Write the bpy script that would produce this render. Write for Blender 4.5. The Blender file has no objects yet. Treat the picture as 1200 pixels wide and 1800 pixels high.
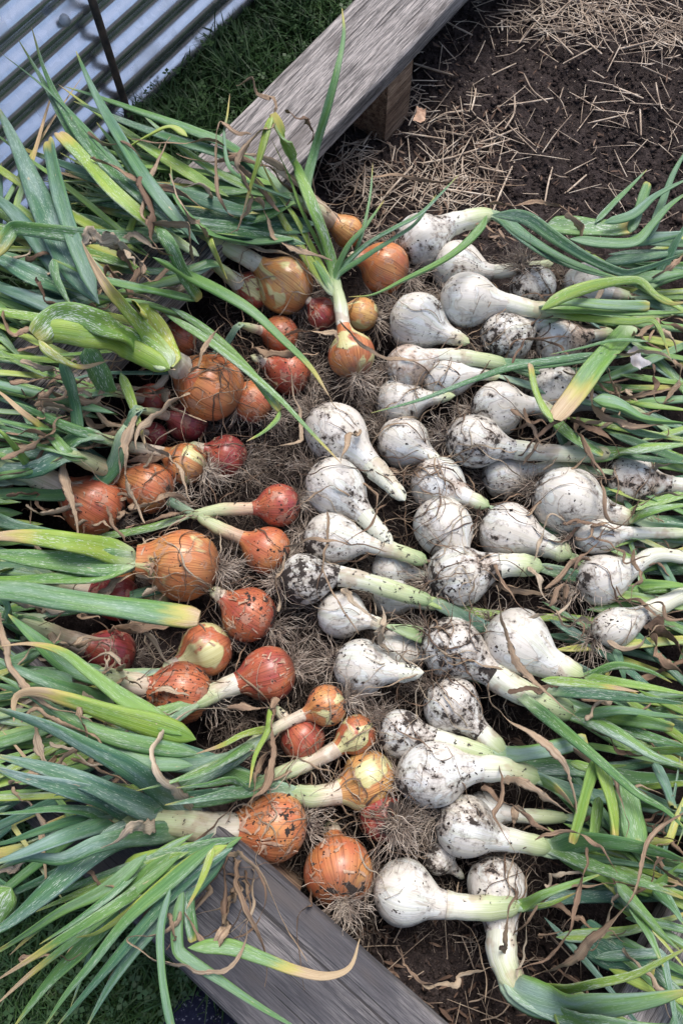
import bpy, math, random
import numpy as np
from mathutils import Vector

# ------------------------------------------------------------------ camera, light, exposure
SC = bpy.context.scene
COL = SC.collection
PITCH, FOV, H = 71.5, 68.0, 1.12
FPX = 900 / math.tan(math.radians(FOV / 2))
cam = bpy.data.cameras.new('camera')
cam.sensor_fit = 'VERTICAL'
cam.angle = math.radians(FOV)
cam.clip_start, cam.clip_end = 0.02, 300
camo = bpy.data.objects.new('camera', cam)
camo.location = (0, 0, H)
camo.rotation_euler = (math.radians(90 - PITCH), 0, 0)
COL.objects.link(camo)
SC.camera = camo

SUN_EL, SUN_AZ = 60.0, 14.0           # azimuth: degrees from +y towards +x (beyond the far end of the bed)
w = bpy.data.worlds.new('World')
SC.world = w
w.use_nodes = True
wn = w.node_tree.nodes
sky = wn.new('ShaderNodeTexSky')
sky.sky_type = 'NISHITA'
sky.sun_disc = False
sky.sun_elevation = math.radians(SUN_EL)
sky.sun_rotation = math.radians(SUN_AZ)
sky.air_density = 1.0
sky.dust_density = 4.0
sky.ozone_density = 1.2
bg = wn['Background']
bg.inputs['Strength'].default_value = 0.13
w.node_tree.links.new(sky.outputs[0], bg.inputs[0])
sun = bpy.data.lights.new('sun', 'SUN')
sun.energy = 1.7
sun.angle = math.radians(26)
sun.color = (1.0, 0.975, 0.95)
suno = bpy.data.objects.new('sun', sun)
sd = Vector((math.sin(math.radians(SUN_AZ)) * math.cos(math.radians(SUN_EL)),
             math.cos(math.radians(SUN_AZ)) * math.cos(math.radians(SUN_EL)), math.sin(math.radians(SUN_EL))))
suno.rotation_euler = sd.to_track_quat('Z', 'Y').to_euler()
COL.objects.link(suno)
vs = SC.view_settings
vs.view_transform = 'Standard'
vs.look = 'None'
vs.gamma = 1.0
vs.use_curve_mapping = False
vs.exposure = 0.75

# ------------------------------------------------------------------ helpers
rng = np.random.default_rng(11)
random.seed(11)
_p = math.radians(PITCH)
_F = np.array([0, math.cos(_p), -math.sin(_p)]); _U = np.array([0, math.sin(_p), math.cos(_p)]); _R = np.array([1.0, 0, 0])


def at(x, y, z=0.0):
    """the point at height z that the photograph shows at pixel x, y"""
    d = _F + (x - 600) / FPX * _R - (y - 900) / FPX * _U
    return np.array([0, 0, H]) + d * ((z - H) / d[2])


def pxm(x, y, z):
    """metres per photograph pixel at that point"""
    return float(np.linalg.norm(at(x + 20, y, z) - at(x - 20, y, z)) / 40)


# bed frame: K is the outer corner of the cap rails
ZT = 0.16
A0, A1 = at(405, 215, ZT), at(620, 0, ZT)
C0, C1 = at(300, 1690, ZT), at(415, 1800, ZT)
E1 = (A1 - A0) / np.linalg.norm(A1 - A0)
E2 = (C1 - C0) / np.linalg.norm(C1 - C0)
_m = np.array([[E1[0], -E2[0]], [E1[1], -E2[1]]])
_q = np.linalg.solve(_m, (C0 - A0)[:2])
K = A0 + E1 * _q[0]
K[2] = 0.0
_inv = np.linalg.inv(np.array([[E1[0], E2[0]], [E1[1], E2[1]]]))
PW = 0.14


def st_of(P):
    q = _inv @ (np.asarray(P)[:2] - K[:2])
    return q[0], q[1]


def bed(s, t, z=0.0):
    return K + E1 * s + E2 * t + np.array([0, 0, z])


BEDW = st_of(at(1150, 1640, ZT))[1] + PW
GZ = -0.30


def sstep(a, b, x):
    x = min(1, max(0, (x - a) / (b - a)))
    return x * x * (3 - 2 * x)


def floor_z(P):
    s, t = st_of(P)
    e = min(s, t, BEDW - t)
    if e < 0:
        return max(-0.08, 0.17 + 0.4 * e)
    if e < PW:
        return 0.17
    return 0.17 + (0.055 - 0.17) * sstep(PW, PW + 0.11, e)


def mesh(name, V, Fq, mat, parent=None, attrs=None, smooth=True, loc=None, loose=False):
    """one mesh object out of arrays; V in world metres, stored relative to loc (or to its thing)"""
    V = np.asarray(V, dtype=np.float64).reshape(-1, 3)
    o0 = np.array(parent['_loc'] if parent is not None else (loc if loc is not None else (0, 0, 0)))
    me = bpy.data.meshes.new(name)
    Fq = np.asarray(Fq, dtype=np.int32)
    n, k = Fq.shape
    me.vertices.add(len(V))
    me.vertices.foreach_set('co', (V - o0).astype(np.float32).ravel())
    me.loops.add(n * k)
    me.loops.foreach_set('vertex_index', Fq.ravel())
    me.polygons.add(n)
    me.polygons.foreach_set('loop_start', np.arange(0, n * k, k, dtype=np.int32))
    me.polygons.foreach_set('loop_total', np.full(n, k, dtype=np.int32))
    if smooth:
        me.polygons.foreach_set('use_smooth', np.ones(n, dtype=bool))
    for an, av in (attrs or {}).items():
        av = np.asarray(av, dtype=np.float32)
        a = me.attributes.new(an, 'FLOAT_VECTOR' if av.ndim == 2 else 'FLOAT', 'POINT')
        a.data.foreach_set('vector' if av.ndim == 2 else 'value', av.ravel())
    me.update(calc_edges=True)
    me.validate()
    me.materials.append(mat)
    o = bpy.data.objects.new(name, me)
    COL.objects.link(o)
    if parent is not None:
        o.parent = parent
        pm = parent
        if pm.type == 'MESH':
            pass
        o['_loc'] = [float(v) for v in o0]
    else:
        o.location = o0
        o['_loc'] = [float(v) for v in o0]
    return o


def thing(name, label, cat, loc, group=None):
    o = bpy.data.objects.new(name, None)
    o.empty_display_size = 0.02
    o.location = loc
    o['_loc'] = [float(v) for v in loc]
    o['label'] = label
    o['category'] = cat
    if group:
        o['group'] = group
    COL.objects.link(o)
    return o


def tag(o, label=None, cat=None, group=None, kind=None):
    for k_, v_ in (('label', label), ('category', cat), ('group', group), ('kind', kind)):
        if v_:
            o[k_] = v_
    return o


def props(o, **kw):
    for k_, v_ in kw.items():
        o[k_] = float(v_)
    return o


def spline(P, n, kink=()):
    """centripetal-like Catmull-Rom through P, n samples evenly spaced by length"""
    P = np.asarray(P, dtype=float)
    if len(P) == 2:
        d = np.linspace(0, 1, n)[:, None]
        return P[0] + (P[1] - P[0]) * d
    Q = np.vstack([2 * P[0] - P[1], P, 2 * P[-1] - P[-2]])
    out = []
    for i in range(1, len(Q) - 2):
        p0, p1, p2, p3 = Q[i - 1:i + 3]
        L = np.linalg.norm(p2 - p1)
        m1 = (p2 - p0) / (np.linalg.norm(p2 - p1) + np.linalg.norm(p1 - p0) + 1e-9) * L
        m2 = (p3 - p1) / (np.linalg.norm(p3 - p2) + np.linalg.norm(p2 - p1) + 1e-9) * L
        u = np.linspace(0, 1, 16, endpoint=False)[:, None]
        out.append((2 * u ** 3 - 3 * u ** 2 + 1) * p1 + (u ** 3 - 2 * u ** 2 + u) * m1 + (-2 * u ** 3 + 3 * u ** 2) * p2 + (u ** 3 - u ** 2) * m2)
    D = np.vstack(out + [P[-1:]])
    s = np.concatenate([[0], np.cumsum(np.linalg.norm(np.diff(D, axis=0), axis=1))])
    q = np.linspace(0, s[-1], n)
    return np.stack([np.interp(q, s, D[:, j]) for j in range(3)], axis=1)


def frames(C):
    T = np.gradient(C, axis=0)
    T /= np.linalg.norm(T, axis=1)[:, None] + 1e-12
    up = np.tile(np.array([0, 0, 1.0]), (len(C), 1))
    S = np.cross(T, up)
    ln = np.linalg.norm(S, axis=1)
    for i in range(len(S)):
        if ln[i] < 0.25 and i > 0:
            S[i] = S[i - 1] - T[i] * (S[i - 1] @ T[i])
        S[i] /= np.linalg.norm(S[i]) + 1e-12
        if i > 0 and S[i] @ S[i - 1] < 0:
            S[i] = -S[i]
    N = np.cross(S, T)
    return T, S, N


def tube_arrays(C, a, b, roll, m):
    """rings round C with half axes a (side) and b (up), rolled; returns V, F(quads), theta, arclength"""
    n = len(C)
    T, S, N = frames(C)
    cr, sr = np.cos(roll)[:, None], np.sin(roll)[:, None]
    S2, N2 = S * cr + N * sr, -S * sr + N * cr
    th = np.linspace(0, 2 * np.pi, m, endpoint=False)
    V = C[:, None, :] + S2[:, None, :] * (a[:, None] * np.cos(th))[:, :, None] + N2[:, None, :] * (b[:, None] * np.sin(th))[:, :, None]
    i, j = np.meshgrid(np.arange(n - 1), np.arange(m), indexing='ij')
    j2 = (j + 1) % m
    Fq = np.stack([i * m + j, i * m + j2, (i + 1) * m + j2, (i + 1) * m + j], axis=-1).reshape(-1, 4)
    L = np.concatenate([[0], np.cumsum(np.linalg.norm(np.diff(C, axis=0), axis=1))])
    return V.reshape(-1, 3), Fq, np.tile(th, n), np.repeat(L, m)


def tube_obj(name, C, a, b, roll, m, mat, parent, g=None, loc=None, jitter=0.0):
    V, Fq, th, L = tube_arrays(C, a, b, roll, m)
    if jitter:
        V = V + rng.normal(0, jitter, V.shape)
    u = np.repeat(np.linspace(0, 1, len(C)), m)
    at_ = {'st': np.stack([np.cos(th), np.sin(th), L * 10], axis=1), 'u': u}
    if g is not None:
        at_['g'] = np.repeat(g, m)
    return mesh(name, V, Fq, mat, parent, at_, loc=loc)


def many_tubes(curves, rad, m=3):
    """curves (k, n, 3), rad (k, n) -> joined V, F"""
    k, n, _ = curves.shape
    T = np.gradient(curves, axis=1)
    T /= np.linalg.norm(T, axis=2)[:, :, None] + 1e-12
    ref = np.array([0.31, 0.22, 0.92])
    S = np.cross(T, ref)
    S /= np.linalg.norm(S, axis=2)[:, :, None] + 1e-12
    N = np.cross(S, T)
    th = np.linspace(0, 2 * np.pi, m, endpoint=False)
    V = curves[:, :, None, :] + (S[:, :, None, :] * np.cos(th)[None, None, :, None] + N[:, :, None, :] * np.sin(th)[None, None, :, None]) * rad[:, :, None, None]
    i, j = np.meshgrid(np.arange(n - 1), np.arange(m), indexing='ij')
    j2 = (j + 1) % m
    f = np.stack([i * m + j, i * m + j2, (i + 1) * m + j2, (i + 1) * m + j], axis=-1).reshape(-1, 4)
    Fq = (f[None] + (np.arange(k) * n * m)[:, None, None]).reshape(-1, 4)
    return V.reshape(-1, 3), Fq


# ------------------------------------------------------------------ materials
class NT:
    def __init__(self, name):
        self.m = bpy.data.materials.new(name)
        self.m.use_nodes = True
        self.t = self.m.node_tree
        self.b = self.t.nodes['Principled BSDF']

    def n(self, typ, **kw):
        nd = self.t.nodes.new(typ)
        for k_, v_ in kw.items():
            setattr(nd, k_, v_)
        return nd

    def l(self, a, b):
        self.t.links.new(a, b)

    def set(self, sock, v):
        if isinstance(v, bpy.types.NodeSocket):
            self.l(v, sock)
        else:
            if isinstance(v, tuple) and len(v) == 3 and sock.type == 'RGBA':
                v = v + (1,)
            sock.default_value = v

    def attr(self, name, obj=False, vec=False):
        nd = self.n('ShaderNodeAttribute', attribute_name=name, attribute_type='OBJECT' if obj else 'GEOMETRY')
        return nd.outputs['Vector'] if vec else nd.outputs['Fac']

    def math(self, op, a, b=0.0, c=0.0, clamp=False):
        nd = self.n('ShaderNodeMath', operation=op, use_clamp=clamp)
        for i_, v_ in enumerate((a, b, c)):
            self.set(nd.inputs[i_], v_)
        return nd.outputs[0]

    def map(self, v, scale, offset=None):
        nd = self.n('ShaderNodeVectorMath', operation='MULTIPLY')
        self.set(nd.inputs[0], v)
        nd.inputs[1].default_value = scale
        r = nd.outputs[0]
        if offset is not None:
            ad = self.n('ShaderNodeVectorMath', operation='ADD')
            self.l(r, ad.inputs[0])
            self.l(offset, ad.inputs[1])
            r = ad.outputs[0]
        return r

    def noise(self, v, scale, detail=3.0, rough=0.55, dist=0.0):
        nd = self.n('ShaderNodeTexNoise')
        self.set(nd.inputs['Vector'], v)
        nd.inputs['Scale'].default_value = scale
        nd.inputs['Detail'].default_value = detail
        nd.inputs['Roughness'].default_value = rough
        nd.inputs['Distortion'].default_value = dist
        return nd.outputs['Fac']

    def step(self, v, lo, hi, a=0.0, b=1.0):
        nd = self.n('ShaderNodeMapRange', interpolation_type='SMOOTHSTEP')
        self.set(nd.inputs['Value'], v)
        for k_, x_ in (('From Min', lo), ('From Max', hi), ('To Min', a), ('To Max', b)):
            self.set(nd.inputs[k_], x_)
        return nd.outputs[0]

    def mix(self, f, a, b, mode='MIX'):
        nd = self.n('ShaderNodeMix', data_type='RGBA', blend_type=mode)
        self.set(nd.inputs[0], f)
        self.set(nd.inputs[6], a)
        self.set(nd.inputs[7], b)
        return nd.outputs[2]

    def ramp(self, f, stops):
        nd = self.n('ShaderNodeValToRGB')
        e = nd.color_ramp.elements
        while len(e) < len(stops):
            e.new(0.5)
        for q, (p_, c_) in zip(e, stops):
            q.position = p_
            q.color = c_ + (1,)
        self.set(nd.inputs[0], f)
        return nd.outputs[0]

    def rnd(self):
        """a per-object random offset vector"""
        oi = self.n('ShaderNodeObjectInfo')
        c = self.n('ShaderNodeCombineXYZ')
        self.l(self.math('MULTIPLY', oi.outputs['Random'], 37.0), c.inputs[0])
        self.l(self.math('MULTIPLY', oi.outputs['Random'], 91.0), c.inputs[1])
        self.l(self.math('MULTIPLY', oi.outputs['Random'], 53.0), c.inputs[2])
        return c.outputs[0], oi.outputs['Random']

    def pos(self, off=None):
        tc = self.n('ShaderNodeTexCoord')
        return self.map(tc.outputs['Object'], (1, 1, 1), off)

    def bump(self, h, strength=0.4, dist=0.002, prev=None):
        nd = self.n('ShaderNodeBump')
        nd.inputs['Strength'].default_value = strength
        nd.inputs['Distance'].default_value = dist
        self.l(h, nd.inputs['Height'])
        if prev is not None:
            self.l(prev, nd.inputs['Normal'])
        return nd.outputs[0]

    def done(self, col, rough=0.5, nrm=None, spec=0.4):
        self.set(self.b.inputs['Base Color'], col)
        self.set(self.b.inputs['Roughness'], rough)
        self.b.inputs['Specular IOR Level'].default_value = spec
        if nrm is not None:
            self.l(nrm, self.b.inputs['Normal'])
        return self.m


def mat_white():
    N = NT('white_onion_skin')
    off, r = N.rnd()
    st, g, P = N.attr('st', vec=True), N.attr('g'), N.pos(off)
    dirt, tan = N.attr('dirt', obj=True), N.attr('tan', obj=True)
    v1 = N.noise(N.map(st, (7, 7, 0.25), off), 1.0, 4, 0.6)
    v2 = N.noise(N.map(st, (26, 26, 0.6), off), 1.0, 2)
    base = N.mix(N.step(v1, 0.35, 0.7), (0.67, 0.675, 0.66), (0.57, 0.585, 0.49))
    base = N.mix(N.step(v2, 0.54, 0.74, 0, 0.22), base, (0.46, 0.45, 0.36))
    base = N.mix(N.step(N.noise(P, 48, 4, 0.7), 0.45, 0.70, 0, 0.4), base, (0.44, 0.39, 0.345))
    big = N.noise(P, 16, 3)
    fine = N.noise(P, 330, 3, 0.7)
    med = N.noise(P, 85, 4, 0.65)
    lay = N.noise(N.map(st, (1.1, 1.1, 0.9), off), 1.0, 3, 0.5, 0.8)
    sheet = N.step(lay, 0.50, 0.515)
    rimm = N.math('MULTIPLY', N.step(lay, 0.47, 0.50), N.math('SUBTRACT', 1.0, sheet))
    base = N.mix(N.math('MULTIPLY', sheet, 0.5), base, (0.60, 0.53, 0.45))
    base = N.mix(N.math('MULTIPLY', rimm, 0.55), base, (0.36, 0.28, 0.21))
    # papery tan stain
    tm = N.math('MULTIPLY', N.step(N.math('ADD', N.math('MULTIPLY', big, 0.7), N.math('MULTIPLY', med, 0.4)), N.math('SUBTRACT', 0.78, N.math('MULTIPLY', tan, 0.30)), N.math('SUBTRACT', 0.86, N.math('MULTIPLY', tan, 0.26))), 0.72)
    base = N.mix(tm, base, N.mix(fine, (0.34, 0.20, 0.125), (0.57, 0.42, 0.30)))
    # grey film of dried mud
    rootend = N.step(g, -0.55, -0.98)
    f1 = N.math('ADD', N.math('MULTIPLY', big, 0.75), N.math('ADD', N.math('MULTIPLY', rootend, 0.16), N.math('MULTIPLY', dirt, 0.2)))
    film = N.math('MULTIPLY', N.step(f1, 0.43, 0.74), N.step(N.math('ADD', N.math('MULTIPLY', fine, 0.6), N.math('MULTIPLY', med, 0.4)), 0.38, 0.62))
    base = N.mix(N.math('MULTIPLY', film, 0.78), base, N.mix(big, (0.15, 0.12, 0.10), (0.34, 0.275, 0.225)))
    # clods of black soil
    cl = N.math('ADD', N.math('MULTIPLY', med, 0.62), N.math('ADD', N.math('MULTIPLY', big, 0.42), N.math('ADD', N.math('MULTIPLY', rootend, 0.085), N.math('MULTIPLY', dirt, 0.075))))
    clod = N.step(N.math('ADD', cl, N.math('MULTIPLY', dirt, 0.06)), 0.69, 0.725)
    speck = N.step(N.math('ADD', N.noise(P, 230, 2, 0.5), N.math('ADD', N.math('MULTIPLY', dirt, 0.09), N.math('MULTIPLY', N.noise(P, 30, 2), 0.55))), 1.02, 1.045)
    smear = N.math('MULTIPLY', N.step(N.math('ADD', cl, N.math('MULTIPLY', dirt, 0.04)), 0.575, 0.70), N.step(fine, 0.3, 0.6, 0.25, 0.75))
    base = N.mix(smear, base, (0.13, 0.098, 0.078))
    soil = N.math('MAXIMUM', clod, speck)
    base = N.mix(soil, base, N.mix(fine, (0.012, 0.01, 0.009), (0.06, 0.046, 0.038)))
    h = N.math('ADD', N.math('MULTIPLY', soil, N.math('ADD', 0.8, fine)), N.math('ADD', N.math('ADD', N.math('MULTIPLY', v2, 0.45), N.math('MULTIPLY', v1, 0.5)), N.math('ADD', N.math('MULTIPLY', sheet, 0.35), N.math('MULTIPLY', tm, 0.3))))
    rough = N.math('MAXIMUM', N.math('MAXIMUM', N.math('MULTIPLY', soil, 0.95), N.math('MULTIPLY', film, 0.8)), 0.36)
    return N.done(base, rough, N.bump(h, 0.6, 0.0016), 0.45)


def mat_brown():
    N = NT('brown_onion_skin')
    off, r = N.rnd()
    st, g, P = N.attr('st', vec=True), N.attr('g'), N.pos(off)
    hue, peel, dirt = N.attr('hue', obj=True), N.attr('peel', obj=True), N.attr('dirt', obj=True)
    low = N.noise(N.map(st, (1.1, 1.1, 1.2), off), 1.0, 3)
    streak = N.noise(N.map(st, (13, 13, 0.35), off), 1.0, 4, 0.6)
    lines = N.noise(N.map(st, (30, 30, 0.3), off), 1.0, 1)
    h2 = N.math('ADD', hue, N.math('MULTIPLY', N.math('SUBTRACT', low, 0.5), 1.1), clamp=True)
    base = N.ramp(h2, [(0.0, (0.58, 0.36, 0.13)), (0.25, (0.58, 0.25, 0.09)), (0.5, (0.50, 0.155, 0.072)), (0.75, (0.37, 0.080, 0.055)), (1.0, (0.27, 0.045, 0.058))])
    base = N.mix(N.step(streak, 0.4, 0.75, 0, 0.55), base, N.mix(hue, (0.42, 0.17, 0.05), (0.20, 0.035, 0.02)))
    base = N.mix(N.step(lines, 0.53, 0.66, 0, 0.8), base, N.mix(hue, (0.30, 0.10, 0.03), (0.10, 0.015, 0.012)))
    fine = N.noise(P, 330, 3, 0.7)
    big = N.noise(P, 17, 3)
    med = N.noise(P, 80, 4, 0.65)
    # torn patches: pale flesh or a dull papery flake
    pm = N.math('ADD', N.noise(N.map(st, (0.75, 0.75, 0.9), off), 1.0, 2, 0.45, 0.6), N.math('MULTIPLY', peel, 0.19))
    flesh = N.step(N.math('ADD', pm, N.math('MULTIPLY', N.math('SUBTRACT', streak, 0.5), 0.10)), 0.675, 0.72)
    edge = N.math('MULTIPLY', N.step(pm, 0.62, 0.685), N.math('SUBTRACT', 1.0, flesh))
    fl = N.mix(N.step(streak, 0.4, 0.7), (0.60, 0.57, 0.30), (0.47, 0.42, 0.17))
    base = N.mix(N.math('MULTIPLY', edge, 0.35), base, (0.40, 0.17, 0.08))
    base = N.mix(flesh, base, fl)
    pp = N.step(N.noise(N.map(st, (1.3, 1.3, 1.6), off), 1.7, 4, 0.6, 0.4), 0.565, 0.60)
    paper = N.math('MULTIPLY', pp, N.math('SUBTRACT', 1.0, flesh))
    base = N.mix(N.math('MULTIPLY', paper, 0.6), base, N.mix(fine, (0.30, 0.16, 0.105), (0.50, 0.31, 0.22)))
    rootend = N.step(g, -0.6, -0.98)
    base = N.mix(N.math('MULTIPLY', rootend, 0.55), base, (0.09, 0.045, 0.03))
    cl = N.math('ADD', N.math('MULTIPLY', med, 0.62), N.math('ADD', N.math('MULTIPLY', big, 0.42), N.math('ADD', N.math('MULTIPLY', rootend, 0.08), N.math('MULTIPLY', dirt, 0.16))))
    clod = N.step(cl, 0.735, 0.765)
    speck = N.step(N.math('ADD', N.noise(P, 260, 2, 0.5), N.math('MULTIPLY', dirt, 0.12)), 0.74, 0.77)
    soil = N.math('MAXIMUM', clod, speck)
    base = N.mix(soil, base, N.mix(fine, (0.012, 0.01, 0.009), (0.05, 0.035, 0.028)))
    h = N.math('ADD', N.math('MULTIPLY', soil, N.math('ADD', 0.7, fine)), N.math('ADD', N.math('MULTIPLY', streak, 0.4), N.math('SUBTRACT', N.math('MULTIPLY', paper, 0.4), N.math('MULTIPLY', flesh, 0.5))))
    rough = N.math('MAXIMUM', N.math('MAXIMUM', N.math('MULTIPLY', soil, 0.95), N.math('MULTIPLY', paper, 0.6)), 0.30)
    return N.done(base, rough, N.bump(h, 0.6, 0.0016), 0.5)


def mat_neck():
    N = NT('sheath_skin')
    off, r = N.rnd()
    st, g, P = N.attr('st', vec=True), N.attr('g'), N.pos(off)
    brown, dirt = N.attr('brown', obj=True), N.attr('dirt', obj=True)
    v1 = N.noise(N.map(st, (11, 11, 0.2), off), 1.0, 3)
    v2 = N.noise(N.map(st, (34, 34, 0.4), off), 1.0, 2)
    nz = N.noise(N.map(st, (2.2, 2.2, 1.4), off), 1.0, 3)
    pale = N.mix(N.step(nz, 0.35, 0.65), (0.74, 0.73, 0.66), (0.60, 0.60, 0.47))
    paleb = N.mix(N.step(nz, 0.35, 0.65), (0.62, 0.42, 0.26), (0.46, 0.27, 0.18))
    p0 = N.mix(brown, pale, paleb)
    gg = N.math('ADD', g, N.math('MULTIPLY', N.math('SUBTRACT', nz, 0.5), 0.35), clamp=True)
    c = N.mix(N.step(gg, 0.12, 0.55), p0, (0.44, 0.50, 0.27))
    c = N.mix(N.step(gg, 0.5, 1.0), c, (0.15, 0.25, 0.09))
    c = N.mix(N.step(v2, 0.5, 0.68, 0, 0.5), c, N.mix(brown, (0.26, 0.33, 0.16), (0.28, 0.20, 0.1)))
    c = N.mix(N.step(v1, 0.45, 0.75, 0, 0.35), c, (0.70, 0.72, 0.62))
    fine = N.noise(P, 330, 3, 0.7)
    big = N.noise(P, 30, 3)
    tm = N.math('MULTIPLY', N.step(big, 0.52, 0.62), N.math('SUBTRACT', 1.0, N.step(gg, 0.3, 0.8)))
    c = N.mix(N.math('MULTIPLY', tm, 0.55), c, (0.36, 0.25, 0.17))
    soil = N.step(N.math('ADD', N.noise(P, 120, 4, 0.65), N.math('MULTIPLY', dirt, 0.08)), 0.68, 0.72)
    c = N.mix(soil, c, (0.03, 0.024, 0.02))
    h = N.math('ADD', v2, N.math('MULTIPLY', soil, 1.2))
    return N.done(c, 0.42, N.bump(h, 0.55, 0.0012), 0.4)


def mat_leaf():
    N = NT('onion_leaf')
    off, r = N.rnd()
    st, u = N.attr('st', vec=True), N.attr('u')
    hue, tip, pal = N.attr('hue', obj=True), N.attr('tip', obj=True), N.attr('pale', obj=True)
    vein = N.noise(N.map(st, (15, 15, 0.12), off), 1.0, 3, 0.6)
    blot = N.noise(N.map(st, (1.2, 1.2, 0.9), off), 1.0, 3)
    h2 = N.math('ADD', hue, N.math('MULTIPLY', N.math('SUBTRACT', blot, 0.5), 0.55), clamp=True)
    c = N.ramp(h2, [(0.0, (0.042, 0.125, 0.082)), (0.3, (0.075, 0.190, 0.048)), (0.6, (0.165, 0.300, 0.040)), (0.85, (0.30, 0.39, 0.055)), (1.0, (0.48, 0.43, 0.11))])
    c = N.mix(N.step(vein, 0.46, 0.70, 0, 0.62), c, N.mix(0.5, c, (0.26, 0.38, 0.20)))
    c = N.mix(N.step(vein, 0.50, 0.34, 0, 0.62), c, N.mix(0.55, c, (0.012, 0.04, 0.02)))
    c = N.mix(N.math('MULTIPLY', N.step(u, 0.2, 0.0, 0, 0.95), N.attr('sheath', obj=True)), c, (0.42, 0.50, 0.30))
    # thrips streaks: short pale dashes along the blade
    sp = N.noise(N.map(st, (12.0, 12.0, 7.0), off), 1.0, 3, 0.55)
    dens = N.noise(N.map(st, (0.9, 0.9, 0.45), off), 1.0, 2)
    spk = N.step(N.math('ADD', sp, N.math('MULTIPLY', dens, 0.42)), 0.80, 0.835)
    c = N.mix(N.math('MULTIPLY', spk, N.step(r, 0.1, 0.9, 0.2, 0.85)), c, (0.60, 0.66, 0.56))
    # bloom
    c = N.mix(N.math('MULTIPLY', N.step(dens, 0.35, 0.75), pal), c, (0.23, 0.33, 0.30))
    # dying tip
    tt = N.math('SUBTRACT', N.math('ADD', u, N.math('MULTIPLY', N.math('SUBTRACT', blot, 0.5), 0.25)), N.math('SUBTRACT', 1.0, tip))
    c = N.mix(N.step(tt, -0.10, 0.04), c, (0.40, 0.36, 0.09))
    c = N.mix(N.step(tt, 0.0, 0.12), c, N.mix(N.step(vein, 0.35, 0.65), (0.50, 0.40, 0.25), (0.34, 0.22, 0.12)))
    scar = N.math('MULTIPLY', N.step(N.noise(N.map(st, (0.8, 0.8, 1.3), off), 1.6, 3, 0.6), 0.71, 0.75), 0.85)
    c = N.mix(scar, c, (0.46, 0.37, 0.24))
    return N.done(c, N.step(vein, 0.3, 0.7, 0.38, 0.55), N.bump(N.math('ADD', vein, N.math('MULTIPLY', spk, 0.3)), 0.5, 0.0012), 0.4)


def mat_dry():
    N = NT('dried_leaf')
    off, r = N.rnd()
    st, u = N.attr('st', vec=True), N.attr('u')
    hue = N.attr('hue', obj=True)
    v = N.noise(N.map(st, (9, 9, 0.2), off), 1.0, 4, 0.65)
    b = N.noise(N.map(st, (1.5, 1.5, 1.5), off), 1.0, 4)
    h2 = N.math('ADD', hue, N.math('MULTIPLY', N.math('SUBTRACT', b, 0.5), 0.8), clamp=True)
    c = N.ramp(h2, [(0.0, (0.55, 0.47, 0.35)), (0.35, (0.42, 0.31, 0.205)), (0.65, (0.24, 0.16, 0.105)), (1.0, (0.09, 0.058, 0.042))])
    c = N.mix(N.step(v, 0.4, 0.7, 0, 0.65), c, (0.12, 0.07, 0.05))
    return N.done(c, 0.72, N.bump(v, 0.8, 0.0015), 0.25)


def mat_root(name, lo, mid, hi):
    N = NT(name)
    off, r = N.rnd()
    P = N.pos()
    a = N.noise(P, 45, 3)
    c = N.ramp(N.step(a, 0.3, 0.72), [(0.0, lo), (0.5, mid), (1.0, hi)])
    return N.done(c, 0.8, None, 0.2)


def mat_soil():
    N = NT('bed_soil')
    P = N.pos()
    a, b, d = N.noise(P, 6, 4), N.noise(P, 90, 5, 0.7), N.noise(P, 420, 3, 0.7)
    c = N.ramp(N.math('ADD', N.math('MULTIPLY', b, 0.6), N.math('MULTIPLY', d, 0.4)), [(0.36, (0.012, 0.009, 0.009)), (0.52, (0.045, 0.034, 0.032)), (0.66, (0.10, 0.078, 0.072))])
    c = N.mix(N.step(a, 0.45, 0.7, 0, 0.4), c, (0.036, 0.026, 0.02))
    flecks = N.step(N.noise(P, 260, 1), 0.745, 0.765)
    c = N.mix(flecks, c, (0.26, 0.21, 0.17))
    nb = N.bump(b, 0.9, 0.012)
    return N.done(c, 0.95, N.bump(d, 0.7, 0.003, nb), 0.15)


def mat_plain(name, stops, scale, rough=0.8, spec=0.25, detail=3, bump=0.0, bdist=0.002, sub=(1, 1, 1)):
    N = NT(name)
    off, r = N.rnd()
    v = N.map(N.pos(), sub, off)
    a = N.noise(v, scale, detail, 0.62)
    c = N.ramp(a, stops)
    return N.done(c, rough, N.bump(a, bump, bdist) if bump else None, spec)


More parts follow.
